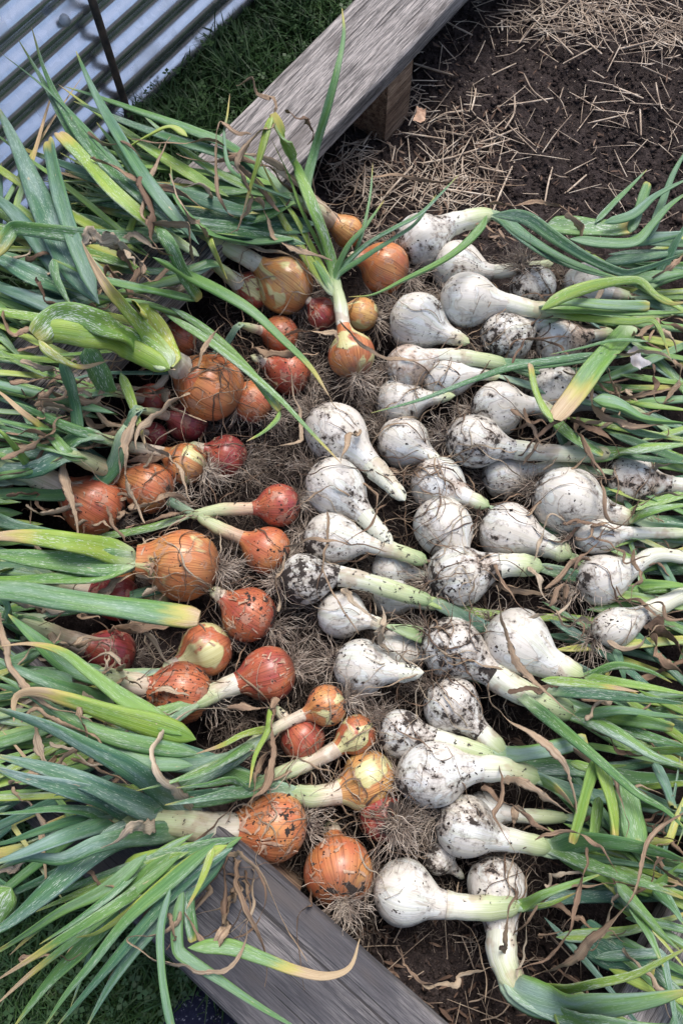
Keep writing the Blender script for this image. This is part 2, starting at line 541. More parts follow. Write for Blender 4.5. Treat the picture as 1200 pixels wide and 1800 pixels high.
def mat_wood(name, lo, mid, hi, stain, grain=1.0):
    """object x runs along the board"""
    N = NT(name)
    off, r = N.rnd()
    P = N.pos(off)
    wob = N.noise(N.map(P, (3, 12, 12)), 1.0, 2)
    wv = N.n('ShaderNodeCombineXYZ')
    N.l(N.math('MULTIPLY', wob, 0.25), wv.inputs[1])
    N.l(N.math('MULTIPLY', wob, 0.25), wv.inputs[2])
    ad = N.n('ShaderNodeVectorMath', operation='ADD')
    N.l(N.map(P, (5, 105, 105)), ad.inputs[0])
    N.l(wv.outputs[0], ad.inputs[1])
    g1 = N.noise(ad.outputs[0], 1.0, 4, 0.6)
    g2 = N.noise(N.map(P, (28, 620, 620)), 1.0, 4, 0.75)
    blo = N.noise(N.map(P, (5, 14, 14)), 1.0, 4, 0.6)
    c = N.ramp(N.math('ADD', N.math('MULTIPLY', g1, 0.35), N.math('MULTIPLY', g2, 0.65)), [(0.425, lo), (0.5, mid), (0.575, hi)])
    c = N.mix(N.math('MULTIPLY', N.attr('wet', obj=True), N.step(blo, 0.3, 0.6, 0.45, 0.95)), c, N.mix(g2, (0.014, 0.014, 0.017), (0.10, 0.098, 0.11)))
    c = N.mix(N.step(blo, 0.5, 0.72, 0, 0.75), c, stain)
    crack = N.step(N.noise(N.map(P, (2.6, 180, 180)), 1.0, 3, 0.6), 0.615, 0.655)
    c = N.mix(N.math('MULTIPLY', crack, 0.8), c, (0.03, 0.026, 0.025))
    h = N.math('SUBTRACT', N.math('ADD', N.math('MULTIPLY', g2, 0.5), g1), N.math('MULTIPLY', crack, 1.2))
    return N.done(c, 0.78, N.bump(h, 0.75 * grain, 0.0022), 0.3)


def mat_metal():
    N = NT('galvanised_steel')
    P = N.pos()
    vor = N.n('ShaderNodeTexVoronoi')
    N.l(P, vor.inputs['Vector'])
    vor.inputs['Scale'].default_value = 75
    sp = N.n('ShaderNodeSeparateColor')
    N.l(vor.outputs['Color'], sp.inputs[0])
    b = N.noise(P, 9, 4, 0.6)
    c = N.mix(sp.outputs[0], (0.74, 0.77, 0.80), (0.85, 0.87, 0.90))
    sc = N.step(N.noise(N.map(P, (1, 1, 1)), 190, 3, 0.6), 0.70, 0.74)
    c = N.mix(N.step(b, 0.5, 0.75, 0, 0.5), c, (0.36, 0.37, 0.38))
    c = N.mix(sc, c, (0.75, 0.76, 0.78))
    N.b.inputs['Metallic'].default_value = 0.88
    return N.done(c, N.step(b, 0.3, 0.7, 0.16, 0.30), N.bump(b, 0.06, 0.003), 0.5)


M = dict(white=mat_white(), brown=mat_brown(), neck=mat_neck(), leaf=mat_leaf(), dry=mat_dry(), root=mat_root('dried_roots', (0.16, 0.122, 0.096), (0.34, 0.275, 0.22), (0.60, 0.525, 0.43)), litter_root=mat_root('root_litter', (0.035, 0.026, 0.022), (0.12, 0.093, 0.074), (0.36, 0.30, 0.24)), soil=mat_soil(), metal=mat_metal(),
         wood=mat_wood('weathered_wood', (0.07, 0.064, 0.062), (0.205, 0.188, 0.180), (0.385, 0.35, 0.33), (0.10, 0.086, 0.080)),
         wood2=mat_wood('post_wood', (0.07, 0.04, 0.026), (0.20, 0.125, 0.08), (0.36, 0.26, 0.18), (0.10, 0.06, 0.04)),
         crumb=mat_plain('soil_crumb', [(0.3, (0.016, 0.011, 0.010)), (0.55, (0.05, 0.037, 0.033)), (0.75, (0.12, 0.095, 0.084))], 60, 0.95, 0.1),
         straw=mat_plain('straw', [(0.3, (0.16, 0.11, 0.08)), (0.5, (0.42, 0.33, 0.245)), (0.7, (0.66, 0.57, 0.46))], 26, 0.6, 0.35),
         litter=mat_plain('leaf_litter', [(0.3, (0.05, 0.031, 0.022)), (0.5, (0.12, 0.075, 0.053)), (0.75, (0.30, 0.22, 0.16))], 22, 0.8, 0.2),
         grass=mat_plain('grass_blade', [(0.3, (0.016, 0.042, 0.012)), (0.55, (0.036, 0.085, 0.023)), (0.8, (0.08, 0.14, 0.042))], 18, 0.5, 0.35),
         lawn=mat_plain('lawn_ground', [(0.3, (0.012, 0.018, 0.008)), (0.6, (0.022, 0.04, 0.014)), (0.8, (0.04, 0.055, 0.025))], 30, 0.95, 0.1, 5, 0.8, 0.02),
         rust=mat_plain('rusty_steel', [(0.3, (0.03, 0.027, 0.027)), (0.55, (0.10, 0.075, 0.06)), (0.8, (0.2, 0.12, 0.08))], 40, 0.7, 0.4, 4, 0.3, 0.001),
         zinc=mat_plain('zinc_bolt', [(0.3, (0.45, 0.47, 0.5)), (0.7, (0.6, 0.62, 0.64))], 80, 0.4, 0.6),
         paper=mat_plain('onion_paper', [(0.3, (0.30, 0.27, 0.26)), (0.6, (0.50, 0.48, 0.49)), (0.8, (0.62, 0.61, 0.63))], 60, 0.6, 0.3, 3, 0.5, 0.001),
         flake=mat_plain('dry_skin_flake', [(0.3, (0.20, 0.11, 0.07)), (0.55, (0.42, 0.27, 0.18)), (0.8, (0.60, 0.46, 0.34))], 55, 0.6, 0.3, 3, 0.4, 0.001))

NAVY = mat_plain('navy_knit', [(0.4, (0.012, 0.014, 0.035)), (0.62, (0.02, 0.022, 0.05)), (0.68, (0.25, 0.26, 0.3))], 160, 0.85, 0.2, 2, 0.3, 0.001)

# ------------------------------------------------------------------ ground, soil, raised bed
def soil_h(s, t):
    return 0.009 * np.sin(9 * s + 1.3) * np.sin(8 * t + 0.4) + 0.006 * np.sin(23 * s + 5 * t) + 0.004 * np.sin(41 * t - 17 * s + 2) + 0.003 * np.sin(67 * s + 31 * t)


def soil_at(x, y):
    P = at(x, y, 0)
    for _ in range(3):
        s, t = st_of(P)
        P = at(x, y, float(soil_h(s, t)))
    return P


V = np.array([(-40, -40, GZ), (40, -40, GZ), (40, 60, GZ), (-40, 60, GZ)], dtype=float)
tag(mesh('lawn', V, [(0, 1, 2, 3)], M['lawn'], smooth=False), 'dark green lawn around the raised bed', kind='structure')

ss, tt = np.arange(0.03, 3.2, 0.008), np.arange(0.03, BEDW - 0.03, 0.008)
S_, T_ = np.meshgrid(ss, tt, indexing='ij')
Z_ = soil_h(S_, T_) + rng.normal(0, 0.0016, S_.shape) + 0.004 * np.sin(S_ * 160 + np.sin(T_ * 90) * 2) * np.sin(T_ * 140 + np.sin(S_ * 70) * 2)
V = K + S_[..., None] * E1 + T_[..., None] * E2
V[..., 2] = Z_
n_, m_ = S_.shape
i, j = np.meshgrid(np.arange(n_ - 1), np.arange(m_ - 1), indexing='ij')
Fq = np.stack([i * m_ + j, i * m_ + j + 1, (i + 1) * m_ + j + 1, (i + 1) * m_ + j], -1).reshape(-1, 4)[:, ::-1]
tag(mesh('soil', V, Fq, M['soil']), 'dark crumbly soil filling the raised bed', kind='structure')


def board(name, p0, p1, width, z0, z1, mat, parent, side=None, segs=50, wear=0.0012):
    """a bevelled board from p0 to p1 (its centre line), its own x axis along the grain"""
    p0, p1 = np.array(p0, float), np.array(p1, float)
    L = np.linalg.norm((p1 - p0)[:2])
    ang = math.atan2((p1 - p0)[1], (p1 - p0)[0])
    hw, b = width / 2, min(0.005, (z1 - z0) * 0.2, width * 0.15)
    prof = [(-hw + b, z1), (0, z1), (hw - b, z1), (hw - b * .3, z1 - b * .3), (hw, z1 - b), (hw, z0 + b), (hw - b, z0), (-hw + b, z0), (-hw, z0 + b), (-hw, z1 - b), (-hw + b * .3, z1 - b * .3)]
    k = len(prof)
    xs = np.linspace(0, L, segs)
    V = np.zeros((segs, k, 3))
    for q, (y, z) in enumerate(prof):
        V[:, q, 0] = xs
        nz = np.convolve(rng.normal(0, 1, segs + 4), np.ones(5) / 5, 'valid')
        V[:, q, 1] = y + nz * wear
        V[:, q, 2] = z + np.convolve(rng.normal(0, 1, segs + 4), np.ones(5) / 5, 'valid') * wear * 0.7
    i, j = np.meshgrid(np.arange(segs - 1), np.arange(k), indexing='ij')
    j2 = (j + 1) % k
    F = np.stack([i * k + j, (i + 1) * k + j, (i + 1) * k + j2, i * k + j2], -1).reshape(-1, 4).tolist()
    me = bpy.data.meshes.new(name)
    c0, c1 = list(range(k)), [(segs - 1) * k + q for q in range(k)][::-1]
    me.from_pydata(V.reshape(-1, 3).tolist(), [], F + [c0, c1])
    me.update()
    me.materials.append(mat)
    o = bpy.data.objects.new(name, me)
    COL.objects.link(o)
    lo = np.array(parent['_loc']) if parent is not None else np.zeros(3)
    o.location = (p0[0] - lo[0], p0[1] - lo[1], -lo[2])
    o.rotation_euler = (0, 0, ang)
    o.parent = parent
    return o


bedT = thing('raised_bed', 'weathered grey wooden raised bed frame with flat cap planks round the soil', 'raised bed', tuple(bed(0, 0, GZ)))
TH = 0.038
top_plank = board('plank', bed(0.0, PW / 2), bed(3.2, PW / 2), PW, ZT - TH, ZT, M['wood'], bedT, segs=90)
board('plank', bed(PW / 2, PW + 0.003), bed(PW / 2, BEDW - PW - 0.003), PW, ZT - TH, ZT - 0.001, M['wood'], bedT)['wet'] = 1.0
board('plank', bed(0.0, BEDW - PW / 2), bed(3.2, BEDW - PW / 2), PW, ZT - TH, ZT, M['wood'], bedT, segs=90)
for z0, z1 in ((GZ - 0.02, GZ + 0.2), (GZ + 0.204, ZT - TH - 0.002)):
    board('side_board', bed(0.02, 0.04), bed(3.2, 0.04), 0.036, z0, z1, M['wood'], bedT, segs=40)
    board('side_board', bed(0.04, 0.06), bed(0.04, BEDW - 0.062), 0.036, z0, z1, M['wood'], bedT, segs=40)
    board('side_board', bed(0.02, BEDW - 0.04), bed(3.2, BEDW - 0.04), 0.036, z0, z1, M['wood'], bedT, segs=40)
# the square brown post under the far cap plank
pp = soil_at(692, 196)
ps, pt = st_of(pp)
board('post', bed(ps - 0.075, 0.10), bed(ps + 0.002, 0.10), 0.075, -0.1, ZT - TH - 0.002, M['wood2'], bedT, segs=12)
board('post', bed(0.10, BEDW * 0.55), bed(0.10, BEDW * 0.55 + 0.08), 0.075, -0.1, ZT - TH - 0.002, M['wood2'], bedT, segs=12)


def disc(name, P, r, h, mat, parent, axis=(0, 0, 1), n=10):
    ax = np.array(axis, float); ax /= np.linalg.norm(ax)
    C = np.array([P + ax * q for q in (0, h * 0.6, h, h)])
    a = np.array([r, r, r * 0.8, 0.0001])
    V, F, th, L = tube_arrays(C + np.array([0, 0, 1e-6]) * np.arange(4)[:, None], a, a, np.zeros(4), n)
    return mesh(name, V, F, mat, parent)


for x, y, nm, r_ in ((695, 76, 'screw', .004), (672, 42, 'screw', .004), (559, 101, 'knot', .0075), (770, -10, 'knot', .009), (592, 208, 'knot', .005)):
    P = at(x, y, ZT)
    c, s_ = math.cos(top_plank.rotation_euler.z), math.sin(top_plank.rotation_euler.z)
    d = P - bed(0, PW / 2)
    o = disc(nm, np.array([d[0] * c + d[1] * s_, -d[0] * s_ + d[1] * c, ZT - 0.0012]), r_, 0.0018, M['rust'], None)
    o.parent = top_plank

# ------------------------------------------------------------------ corrugated metal bed across the grass, with a steel stake
B0, B1 = at(50, 377, GZ), at(447, -4, GZ)
WD = (B1 - B0) / np.linalg.norm(B1 - B0)
WN = np.array([WD[1], -WD[0], 0.0])


def on_wall(x, y):
    d = _F + (x - 600) / FPX * _R - (y - 900) / FPX * _U
    o_ = np.array([0, 0, H])
    t = ((B0 - o_) @ WN) / (d @ WN)
    return o_ + d * t


wallT = thing('corrugated_bed', 'galvanised corrugated steel side of a second raised bed across the grass', 'metal bed', tuple(B0))
LAM, AMP, WH = 0.070, 0.0115, 0.80
zz = np.linspace(0, WH, 150)
off = AMP * np.clip(1.1 * np.sin(zz / LAM * 2 * np.pi + 0.6), -1, 1)
xs = np.linspace(-1.3, 3.4, 3)
k = len(zz)
V = []
for sgn in (0, -0.0022):
    for x in xs:
        V.append(B0 + WD * x + np.outer(off + sgn, WN) + np.outer(zz, (0, 0, 1)))
V = np.array(V).reshape(-1, 3)
F = []
for l_ in range(2):
    for a_ in range(2):
        for q in range(k - 1):
            b0 = (l_ * 3 + a_) * k + q
            f = (b0, b0 + k, b0 + k + 1, b0 + 1)
            F.append(f if l_ == 0 else f[::-1])
mesh('panel', V, F, M['metal'], wallT)
rim = np.array([B0 + WD * x + np.array([0, 0, WH + 0.012]) for x in (-1.3, 1.0, 3.4)])
tube_obj('rim', rim, np.full(3, 0.022), np.full(3, 0.014), np.zeros(3), 10, M['metal'], wallT)
for x, y in ((105, 30), (330, -120)):
    disc('bolt', on_wall(x, y) + WN * (AMP - 0.002), 0.011, 0.012, M['zinc'], wallT, axis=WN)
rod0 = at(233, 224, GZ)
rod = np.array([rod0 + np.array([0, 0, q]) for q in np.linspace(-0.1, 0.85, 12)])
rod[:, 0] += np.linspace(0, 0.006, 12)
V, F, th, L = tube_arrays(rod, np.full(12, 0.0085), np.full(12, 0.0085), np.zeros(12), 10)
tag(mesh('stake', V, F, M['rust'], loc=tuple(rod0)), 'thin rusty steel stake standing upright before the corrugated metal', 'stake')

# ------------------------------------------------------------------ grass
def inside_px(x0, y0, x1, y1, n):
    return [(rng.uniform(x0, x1), rng.uniform(y0, y1)) for _ in range(n)]


pts = [at(x, y, GZ) for x, y in inside_px(-60, -60, 640, 420, 11000) + inside_px(-80, 1420, 460, 1860, 9000)]
pts += [bed(rng.uniform(-0.6, 0), rng.uniform(-0.7, 1.4), GZ) for _ in range(4000)] + [bed(rng.uniform(-0.6, 2.4), rng.uniform(-0.7, 0), GZ) for _ in range(7000)]
keep = []
for P in pts:
    s, t = st_of(P)
    if s > 0.01 and t > 0.01:
        continue
    if (P - B0) @ WN < AMP + 0.004:
        continue
    keep.append(P)
P0 = np.array(keep)
n = len(P0)
hgt = rng.uniform(0.02, 0.075, n) * (1 + 0.5 * (np.sin(P0[:, 0] * 21) * np.sin(P0[:, 1] * 17)))
az = rng.uniform(0, 2 * np.pi, n)
lean = rng.uniform(0.15, 1.3, n)
dv = np.stack([np.cos(az), np.sin(az), np.zeros(n)], 1)
sv = np.stack([-np.sin(az), np.cos(az), np.zeros(n)], 1)
wd = rng.uniform(0.0012, 0.0024, n)
rows = []
for q, wf in ((0, 1.0), (0.4, 0.95), (0.75, 0.7), (1.0, 0.08)):
    c = P0 + dv * (hgt * lean * q * q)[:, None] + np.array([0, 0, 1.0]) * (hgt * q * (1 - 0.28 * lean * q))[:, None]
    rows += [c - sv * (wd * wf)[:, None], c + sv * (wd * wf)[:, None]]
V = np.stack(rows, 1).reshape(-1, 3)
b = np.arange(n)[:, None] * 8
F = np.concatenate([b + np.array([[2 * q, 2 * q + 1, 2 * q + 3, 2 * q + 2]]) for q in range(3)], 1).reshape(-1, 4)
tag(mesh('grass', V, F, M['grass']), 'short dark green grass', kind='stuff')
# clover and small broad leaves in the grass
c = P0[rng.integers(0, n, 1500)]
V, F = [], []
for q, P in enumerate(c):
    r, a = rng.uniform(0.004, 0.011), rng.uniform(0, 6.28)
    z = rng.uniform(0.015, 0.06)
    for l_ in range(3):
        aa = a + l_ * 2.09
        d = np.array([math.cos(aa), math.sin(aa), rng.uniform(-0.2, 0.3)]) * r
        s = np.array([-math.sin(aa), math.cos(aa), 0]) * r * 0.5
        o_ = P + np.array([0, 0, z])
        i0 = len(V)
        V += [o_, o_ + d * 0.6 + s, o_ + d * 1.15, o_ + d * 0.6 - s]
        F.append((i0, i0 + 1, i0 + 2, i0 + 3))
tag(mesh('clover', V, F, M['grass'], smooth=False), 'small clover leaves among the grass', kind='stuff')

# ------------------------------------------------------------------ crumbs, straw and litter on the soil
OCT = np.array([(1, 0, 0), (0, 1, 0), (-1, 0, 0), (0, -1, 0), (0, 0, 1), (0, 0, -1)], float)
OCF = np.array([(0, 1, 4), (1, 2, 4), (2, 3, 4), (3, 0, 4), (1, 0, 5), (2, 1, 5), (3, 2, 5), (0, 3, 5)])


def crumbs(name, C, R, mat, kind='stuff', parent=None, label=None):
    n = len(C)
    V = C[:, None, :] + OCT[None] * R[:, None, None] * rng.uniform(0.55, 1.25, (n, 6, 1)) + rng.normal(0, 0.18, (n, 6, 3)) * R[:, None, None]
    F = OCF[None] + (np.arange(n) * 6)[:, None, None]
    return tag(mesh(name, V.reshape(-1, 3), F.reshape(-1, 3), mat, parent, smooth=False), label, kind=kind)


def soil_points(px):
    return np.array([soil_at(x, y) for x, y in px])


cp = inside_px(560, -40, 1240, 420, 15000) + inside_px(560, 1560, 1000, 1840, 2500) + inside_px(380, 420, 1000, 1620, 2500)
C = soil_points(cp)
C = np.array([P for P in C if min(st_of(P)) > 0.06])
R = np.exp(rng.normal(-6.25, 0.5, len(C)))
C[:, 2] += R * 0.3
crumbs('soil_crumbs', C, R, M['crumb'], label='loose crumbs of dark soil')


def straws(px, lo, hi, rad, lift=0.012, bend=0.12):
    k = len(px)
    cur = np.zeros((k, 6, 3))
    rd = np.zeros((k, 6))
    for q, (x, y) in enumerate(px):
        P = soil_at(x, y)
        L = rng.uniform(lo, hi) * (0.4 + 0.6 * rng.random())
        a = rng.uniform(0, 2 * np.pi)
        a2 = a + rng.normal(0, bend * 0.35) + (rng.choice([0, 0, 0, 0, 0, 0, 0, 0, 0.5, -0.5]))
        d1, d2 = np.array([math.cos(a), math.sin(a), 0]), np.array([math.cos(a2), math.sin(a2), 0])
        u = np.linspace(-0.5, 0.5, 6)
        C = P + np.where(u[:, None] < 0, u[:, None] * d1, u[:, None] * d2) * L
        C[:, 2] = P[2] + 0.004 + rng.uniform(0, lift) + u * L * rng.normal(0, 0.12)
        for i_ in range(6):
            pass
        C[:, 2] += max(0.0, max(float(soil_h(*st_of(C[i_]))) + 0.0015 - C[i_, 2] for i_ in range(6)) - 0.003)
        cur[q] = C
        rd[q] = rng.uniform(*rad) * np.array([0.8, 1, 1, 1, 1, 0.75])
    return cur, rd


def in_bed(px, m=0.08):
    out = []
    for x, y in px:
        s, t = st_of(at(x, y, 0))
        if s > m and t > m and t < BEDW - 0.06:
            out.append((x, y))
    return out


def clumps(x0, y0, x1, y1, n, k, sx, sy):
    c = inside_px(x0, y0, x1, y1, k)
    return [(c[q % k][0] + rng.normal(0, sx), c[q % k][1] + rng.normal(0, sy)) for q in range(n)]


dense = in_bed(clumps(860, -50, 1260, 70, 760, 22, 42, 20) + clumps(1080, 60, 1260, 260, 110, 5, 40, 30) + clumps(570, 150, 860, 390, 430, 14, 38, 24) + inside_px(600, -40, 1250, 420, 130) + inside_px(600, 1600, 1050, 1840, 60))
cur, rd = straws(dense, 0.02, 0.12, (0.0004, 0.0012))
V, F = many_tubes(cur, rd, 4)
tag(mesh('straw_mulch', V, F, M['straw']), 'thin scattering of pale straw mulch on the soil', kind='stuff')
# the long stalks one can tell apart: things of their own
long_px = [(690, 150), (760, 130), (800, 60), (830, 190), (880, 50), (905, 25), (930, 170), (960, 330), (985, 95), (1010, 60), (1040, 90), (1060, 30), (1075, 110), (1090, 70), (1110, 95), (1130, 40), (1150, 140),
           (1160, 80), (1180, 105), (1100, 170), (1150, 180), (1180, 230), (1070, 215), (1010, 330), (870, 250), (900, 215), (920, 190), (880, 130), (720, 100), (740, 250), (650, 240), (620, 260), (690, 280), (770, 290),
           (810, 305), (840, 270), (860, 310), (700, 330), (640, 330), (610, 350), (790, 330), (930, 60), (950, 15), (990, 20), (1030, 10), (1080, 5), (1120, 15), (1170, 20), (1190, 60), (1010, 110), (970, 250), (1120, 225),
           (760, 350), (820, 345), (880, 340), (670, 225), (730, 200), (780, 210)]
cur, rd = straws(long_px, 0.07, 0.15, (0.0012, 0.0021), lift=0.016, bend=0.2)
for q in range(len(long_px)):
    V, F = many_tubes(cur[q:q + 1], rd[q:q + 1], 5)
    o = mesh('straw_stalk', V, F, M['straw'], loc=tuple(cur[q, 2]))
    x, y = long_px[q]
    where = ('long straw stalk leaning in the thick pale straw at the top right' if x > 880 and y < 125 else
             'long straw stalk lying on the dark soil at the far right edge' if x > 1000 else
             'long straw stalk on the bare dark soil in the middle of the bed' if x > 830 else
             'long straw stalk on the littered soil near the brown post' if y < 245 else
             'long straw stalk just behind the farthest white onions and their roots')
    tag(o, where, 'straw', 'loose straw stalks ' + where.replace('long straw stalk ', ''))


def flakes(px, lo, hi, mat, name, label, lift=0.01, zfun=None, n=None):
    V, F = [], []
    for x, y in px:
        P = soil_at(x, y) if zfun is None else zfun(x, y)
        L, W = rng.uniform(lo, hi) * rng.uniform(0.5, 1), rng.uniform(0.06, 0.28)
        a = rng.uniform(0, 6.28)
        d = np.array([math.cos(a), math.sin(a), rng.normal(0, 0.25)]) * L
        s = np.array([-math.sin(a), math.cos(a), rng.normal(0, 0.4)]) * L * W
        o_ = P + np.array([0, 0, 0.003 + rng.uniform(0, lift)])
        i0 = len(V)
        cu = np.array([0, 0, L * rng.uniform(-0.1, 0.3)])
        V += [o_ - d * .5, o_ - d * .15 + s * .5 + cu * .3, o_ + d * .3 + s * .35, o_ + d * .5 + cu, o_ + d * .25 - s * .45 + cu * .2, o_ - d * .2 - s * .4]
        F += [(i0, i0 + 1, i0 + 4, i0 + 5), (i0 + 1, i0 + 2, i0 + 3, i0 + 4)]
    return tag(mesh(name, V, F, mat, smooth=False), label, kind='stuff')


flakes(in_bed(inside_px(540, 200, 900, 440, 520) + inside_px(600, 0, 1240, 420, 260) + inside_px(600, 1590, 1050, 1840, 160) + inside_px(380, 450, 1000, 1650, 700)), 0.006, 0.03, M['litter'], 'leaf_litter', 'brown shredded leaf litter on the soil')
flakes(in_bed(inside_px(560, 0, 1240, 420, 420)), 0.003, 0.009, M['straw'], 'straw_chaff', 'pale chips of chaff on the soil', 0.004)
# ------------------------------------------------------------------ onions
PROF_W = [(-.97, .02), (-.955, .16), (-.90, .34), (-.80, .54), (-.66, .72), (-.46, .88), (-.22, .975), (0, 1.0), (.22, .975), (.45, .885), (.65, .75), (.82, .59), (.98, .465), (1.18, .38), (1.42, .335)]
PROF_B = [(-.92, .02), (-.91, .20), (-.87, .40), (-.77, .60), (-.62, .77), (-.42, .90), (-.2, .98), (0, 1.0), (.22, .98), (.44, .905), (.62, .79), (.78, .64), (.90, .50), (1.03, .395), (1.22, .33)]
ON = {}
BRN = {'B8': 1, 'B10': .9, 'B11': 1, 'B9': .6, 'B26': .35, 'B1': .1, 'B2': 0, 'B3': .2, 'B30': 0, 'B20': .15, 'B23': .4, 'B18': .6, 'B12': .5, 'B36': .8}
FLK = {'B26': 60, 'B16': 22, 'B18': 18, 'B27': 16, 'B19': 16, 'B12': 12, 'B9': 12, 'B20': 14, 'B25': 30, 'B33': 20}
GW = 'white onions lying with their leaves to the right'
GB = 'brown onions lying with their leaves to the left'


def onion(key, x, y, r, level, neck, label, elong=1.0, dirt=0.5, tan=0.3, hue=0.5, peel=0.4, nr=None, roots=1.0, auto=3, g1=0.75, spread=0.45):
    if auto > 0 and key not in ('W25', 'W26', 'W23', 'W24', 'W15'):
        g1 = max(g1, 0.85)
    white = key[0] == 'W'
    zc = 0.036 + 0.027 * level
    rm = r * pxm(x, y, zc)
    zc = max(zc, rm * 0.75)
    C0_ = at(x, y, zc)
    prof = PROF_W if white or key in ('B12', 'B30') else PROF_B
    # centre line of bulb and neck
    npts = []
    kn = len(neck)
    for q, p in enumerate(neck):
        dz = p[2] if len(p) > 2 else None
        P = at(p[0], p[1], zc)
        zf = floor_z(P) + 0.028 + 0.012 * level
        f = (q + 1) / kn
        z = zc * (1 - f * 0.8) + zf * f * 0.8 if dz is None else zc + dz
        npts.append(at(p[0], p[1], z))
    d = npts[0] - C0_
    L0 = np.linalg.norm(d)
    d /= L0
    amin, amax = prof[0][0] * elong, prof[-1][0] * elong
    ctrl = [C0_ + d * rm * amin * 1.0, C0_, C0_ + d * rm * 0.75 * elong]
    for P in npts:
        if np.linalg.norm(P - ctrl[-1]) > 0.35 * rm and (P - C0_) @ d > 0.9 * rm * elong:
            ctrl.append(P)
    if len(ctrl) < 4:
        ctrl.append(C0_ + d * rm * 1.7 * elong + np.array([0, 0, -0.01]))
    D = spline(ctrl, 240)
    s = np.concatenate([[0], np.cumsum(np.linalg.norm(np.diff(D, axis=0), axis=1))])
    tot = s[-1]

    def pt(q):
        q = np.asarray(q)
        return np.stack([np.interp(q, s, D[:, j]) for j in range(3)], -1)
    ra = np.array([q[0] for q in prof]) * elong
    rr = np.array([q[1] for q in prof])
    nrr = (nr if nr else (0.27 if white else 0.26))
    rr = rr.copy()
    for q in range(len(rr)):                       # blend shoulders into this onion's own neck
        if ra[q] > 0.5 * elong:
            f = sstep(0.5 * elong, amax, ra[q])
            rr[q] = rr[q] * (1 - f) + max(nrr, rr[q] * nrr / prof[-1][1]) * f
    L = C0_.copy()
    root = thing('white_onion' if white else 'brown_onion', label, 'onion', tuple(L), GW if white else GB)
    # bulb
    fa = np.concatenate([ra[:4], np.linspace(ra[4], amax, 24)])
    fr = np.interp(fa, ra, rr)
    fr[4:] = np.convolve(np.pad(fr[4:], 1, mode='edge'), [.2, .6, .2], 'valid')
    m = 36
    cc = pt((fa - amin) * rm)
    # lumpy, not a perfect turning
    V, F, th, Ls = tube_arrays(cc, fr * rm, fr * rm, np.zeros(len(cc)), m)
    ph = rng.uniform(0, 6.28, 6)
    at_ = np.repeat(fa, m)
    lump = 1 + 0.020 * np.sin(2 * th + ph[0]) + 0.014 * np.sin(3 * th + ph[1] + at_ * 2) + 0.016 * np.sin(at_ * 3.2 + ph[2] + np.sin(th + ph[3])) + 0.006 * np.sin(11 * th + ph[4] + at_)
    cr = np.repeat(cc, m, axis=0)
    V = cr + (V - cr) * lump[:, None]
    g = np.interp(at_, [amin, 0, amax], [-1.0, -0.4, 0.0])
    b = mesh('bulb', V, F, M['white' if white else 'brown'], root,
             {'st': np.stack([np.cos(th), np.sin(th), Ls / rm], 1), 'g': g, 'u': (at_ - amin) / (amax - amin)})
    props(b, dirt=dirt, tan=tan, hue=hue, peel=peel if peel > 0.5 else -0.5)
    # neck
    s0 = (amax - amin) * rm * 0.985
    nn = max(6, int((tot - s0) / 0.006))
    qs = np.linspace(s0, tot, nn)
    nc = pt(qs)
    f = np.linspace(0, 1, nn)
    hid = auto == 0 and key not in ('B3', 'B12', 'B26', 'B30', 'W42', 'W1', 'W2')
    nrad = rm * nrr * (1.03 - 0.10 * f) * (1 + 0.05 * np.sin(f * 9 + ph[5]) + 0.03 * np.sin(f * 23 + ph[0])) * (1 - (0.5 if hid else 0.22) * f ** 2)
    nrad[-1] *= 0.05
    nrad[-2] *= 0.85
    gl = np.linspace(0.0 if white else 0.02, g1, nn) * np.clip((tot - s0) / 0.03, 0.5, 1.0)
    no = tube_obj('neck', nc, nrad, nrad * (1 - 0.38 * f), np.zeros(nn), 14, M['neck'], root, gl)
    props(no, brown=0 if white else BRN.get(key, 0.55), dirt=1.2 if hid else dirt)
    # roots: many hairs, one part
    if roots > 0:
        k = int((125 if white else 160) * roots)
        P0 = C0_ + d * rm * amin
        n = 8
        dirs = -d * 0.9 + rng.normal(0, 0.75, (k, 3)) + np.array([0, 0, 0.25])
        dirs /= np.linalg.norm(dirs, axis=1)[:, None]
        cu = np.zeros((k, n, 3))
        st0 = rng.normal(0, 1, (k, 3)); st0 -= np.outer(st0 @ d, d)
        cu[:, 0] = P0 + st0 / (np.linalg.norm(st0, axis=1)[:, None] + 1e-9) * rng.uniform(0, 0.22, (k, 1)) * rm + d * rm * 0.05
        step = rng.uniform(0.002, 0.0100, (k, 1)) * (0.75 + 0.25 * roots)
        for q in range(1, n):
            dirs = dirs + rng.normal(0, 0.33, (k, 3)) + np.array([0, 0, -0.09])
            dirs /= np.linalg.norm(dirs, axis=1)[:, None]
            cu[:, q] = cu[:, q - 1] + dirs * step
        cu[:, :, 2] = np.maximum(cu[:, :, 2], 0.008)
        rd = rng.uniform(0.00032, 0.00072, (k, 1)) * np.linspace(1, 0.5, n)[None]
        V, F = many_tubes(cu, rd, 3)
        V2, F2 = many_tubes(cu[:1], rd[:1], 3)
        tag(mesh('roots', V, F, M['root'], root), None, kind='stuff')
        # earth clinging in the root plate
        kc = int(26 * roots * (0.5 + dirt))
        Cc = P0 + rng.normal(0, 0.16, (kc, 3)) * rm + d * rm * 0.03
        crumbs('soil_clod', Cc, np.exp(rng.normal(-6.1, 0.45, kc)), M['crumb'], parent=root)
    nf = FLK.get(key, 0 if white else 6)
    Vf, Ff = [], []
    Tq, Sq, Nq = frames(np.array([C0_, C0_ + d]))
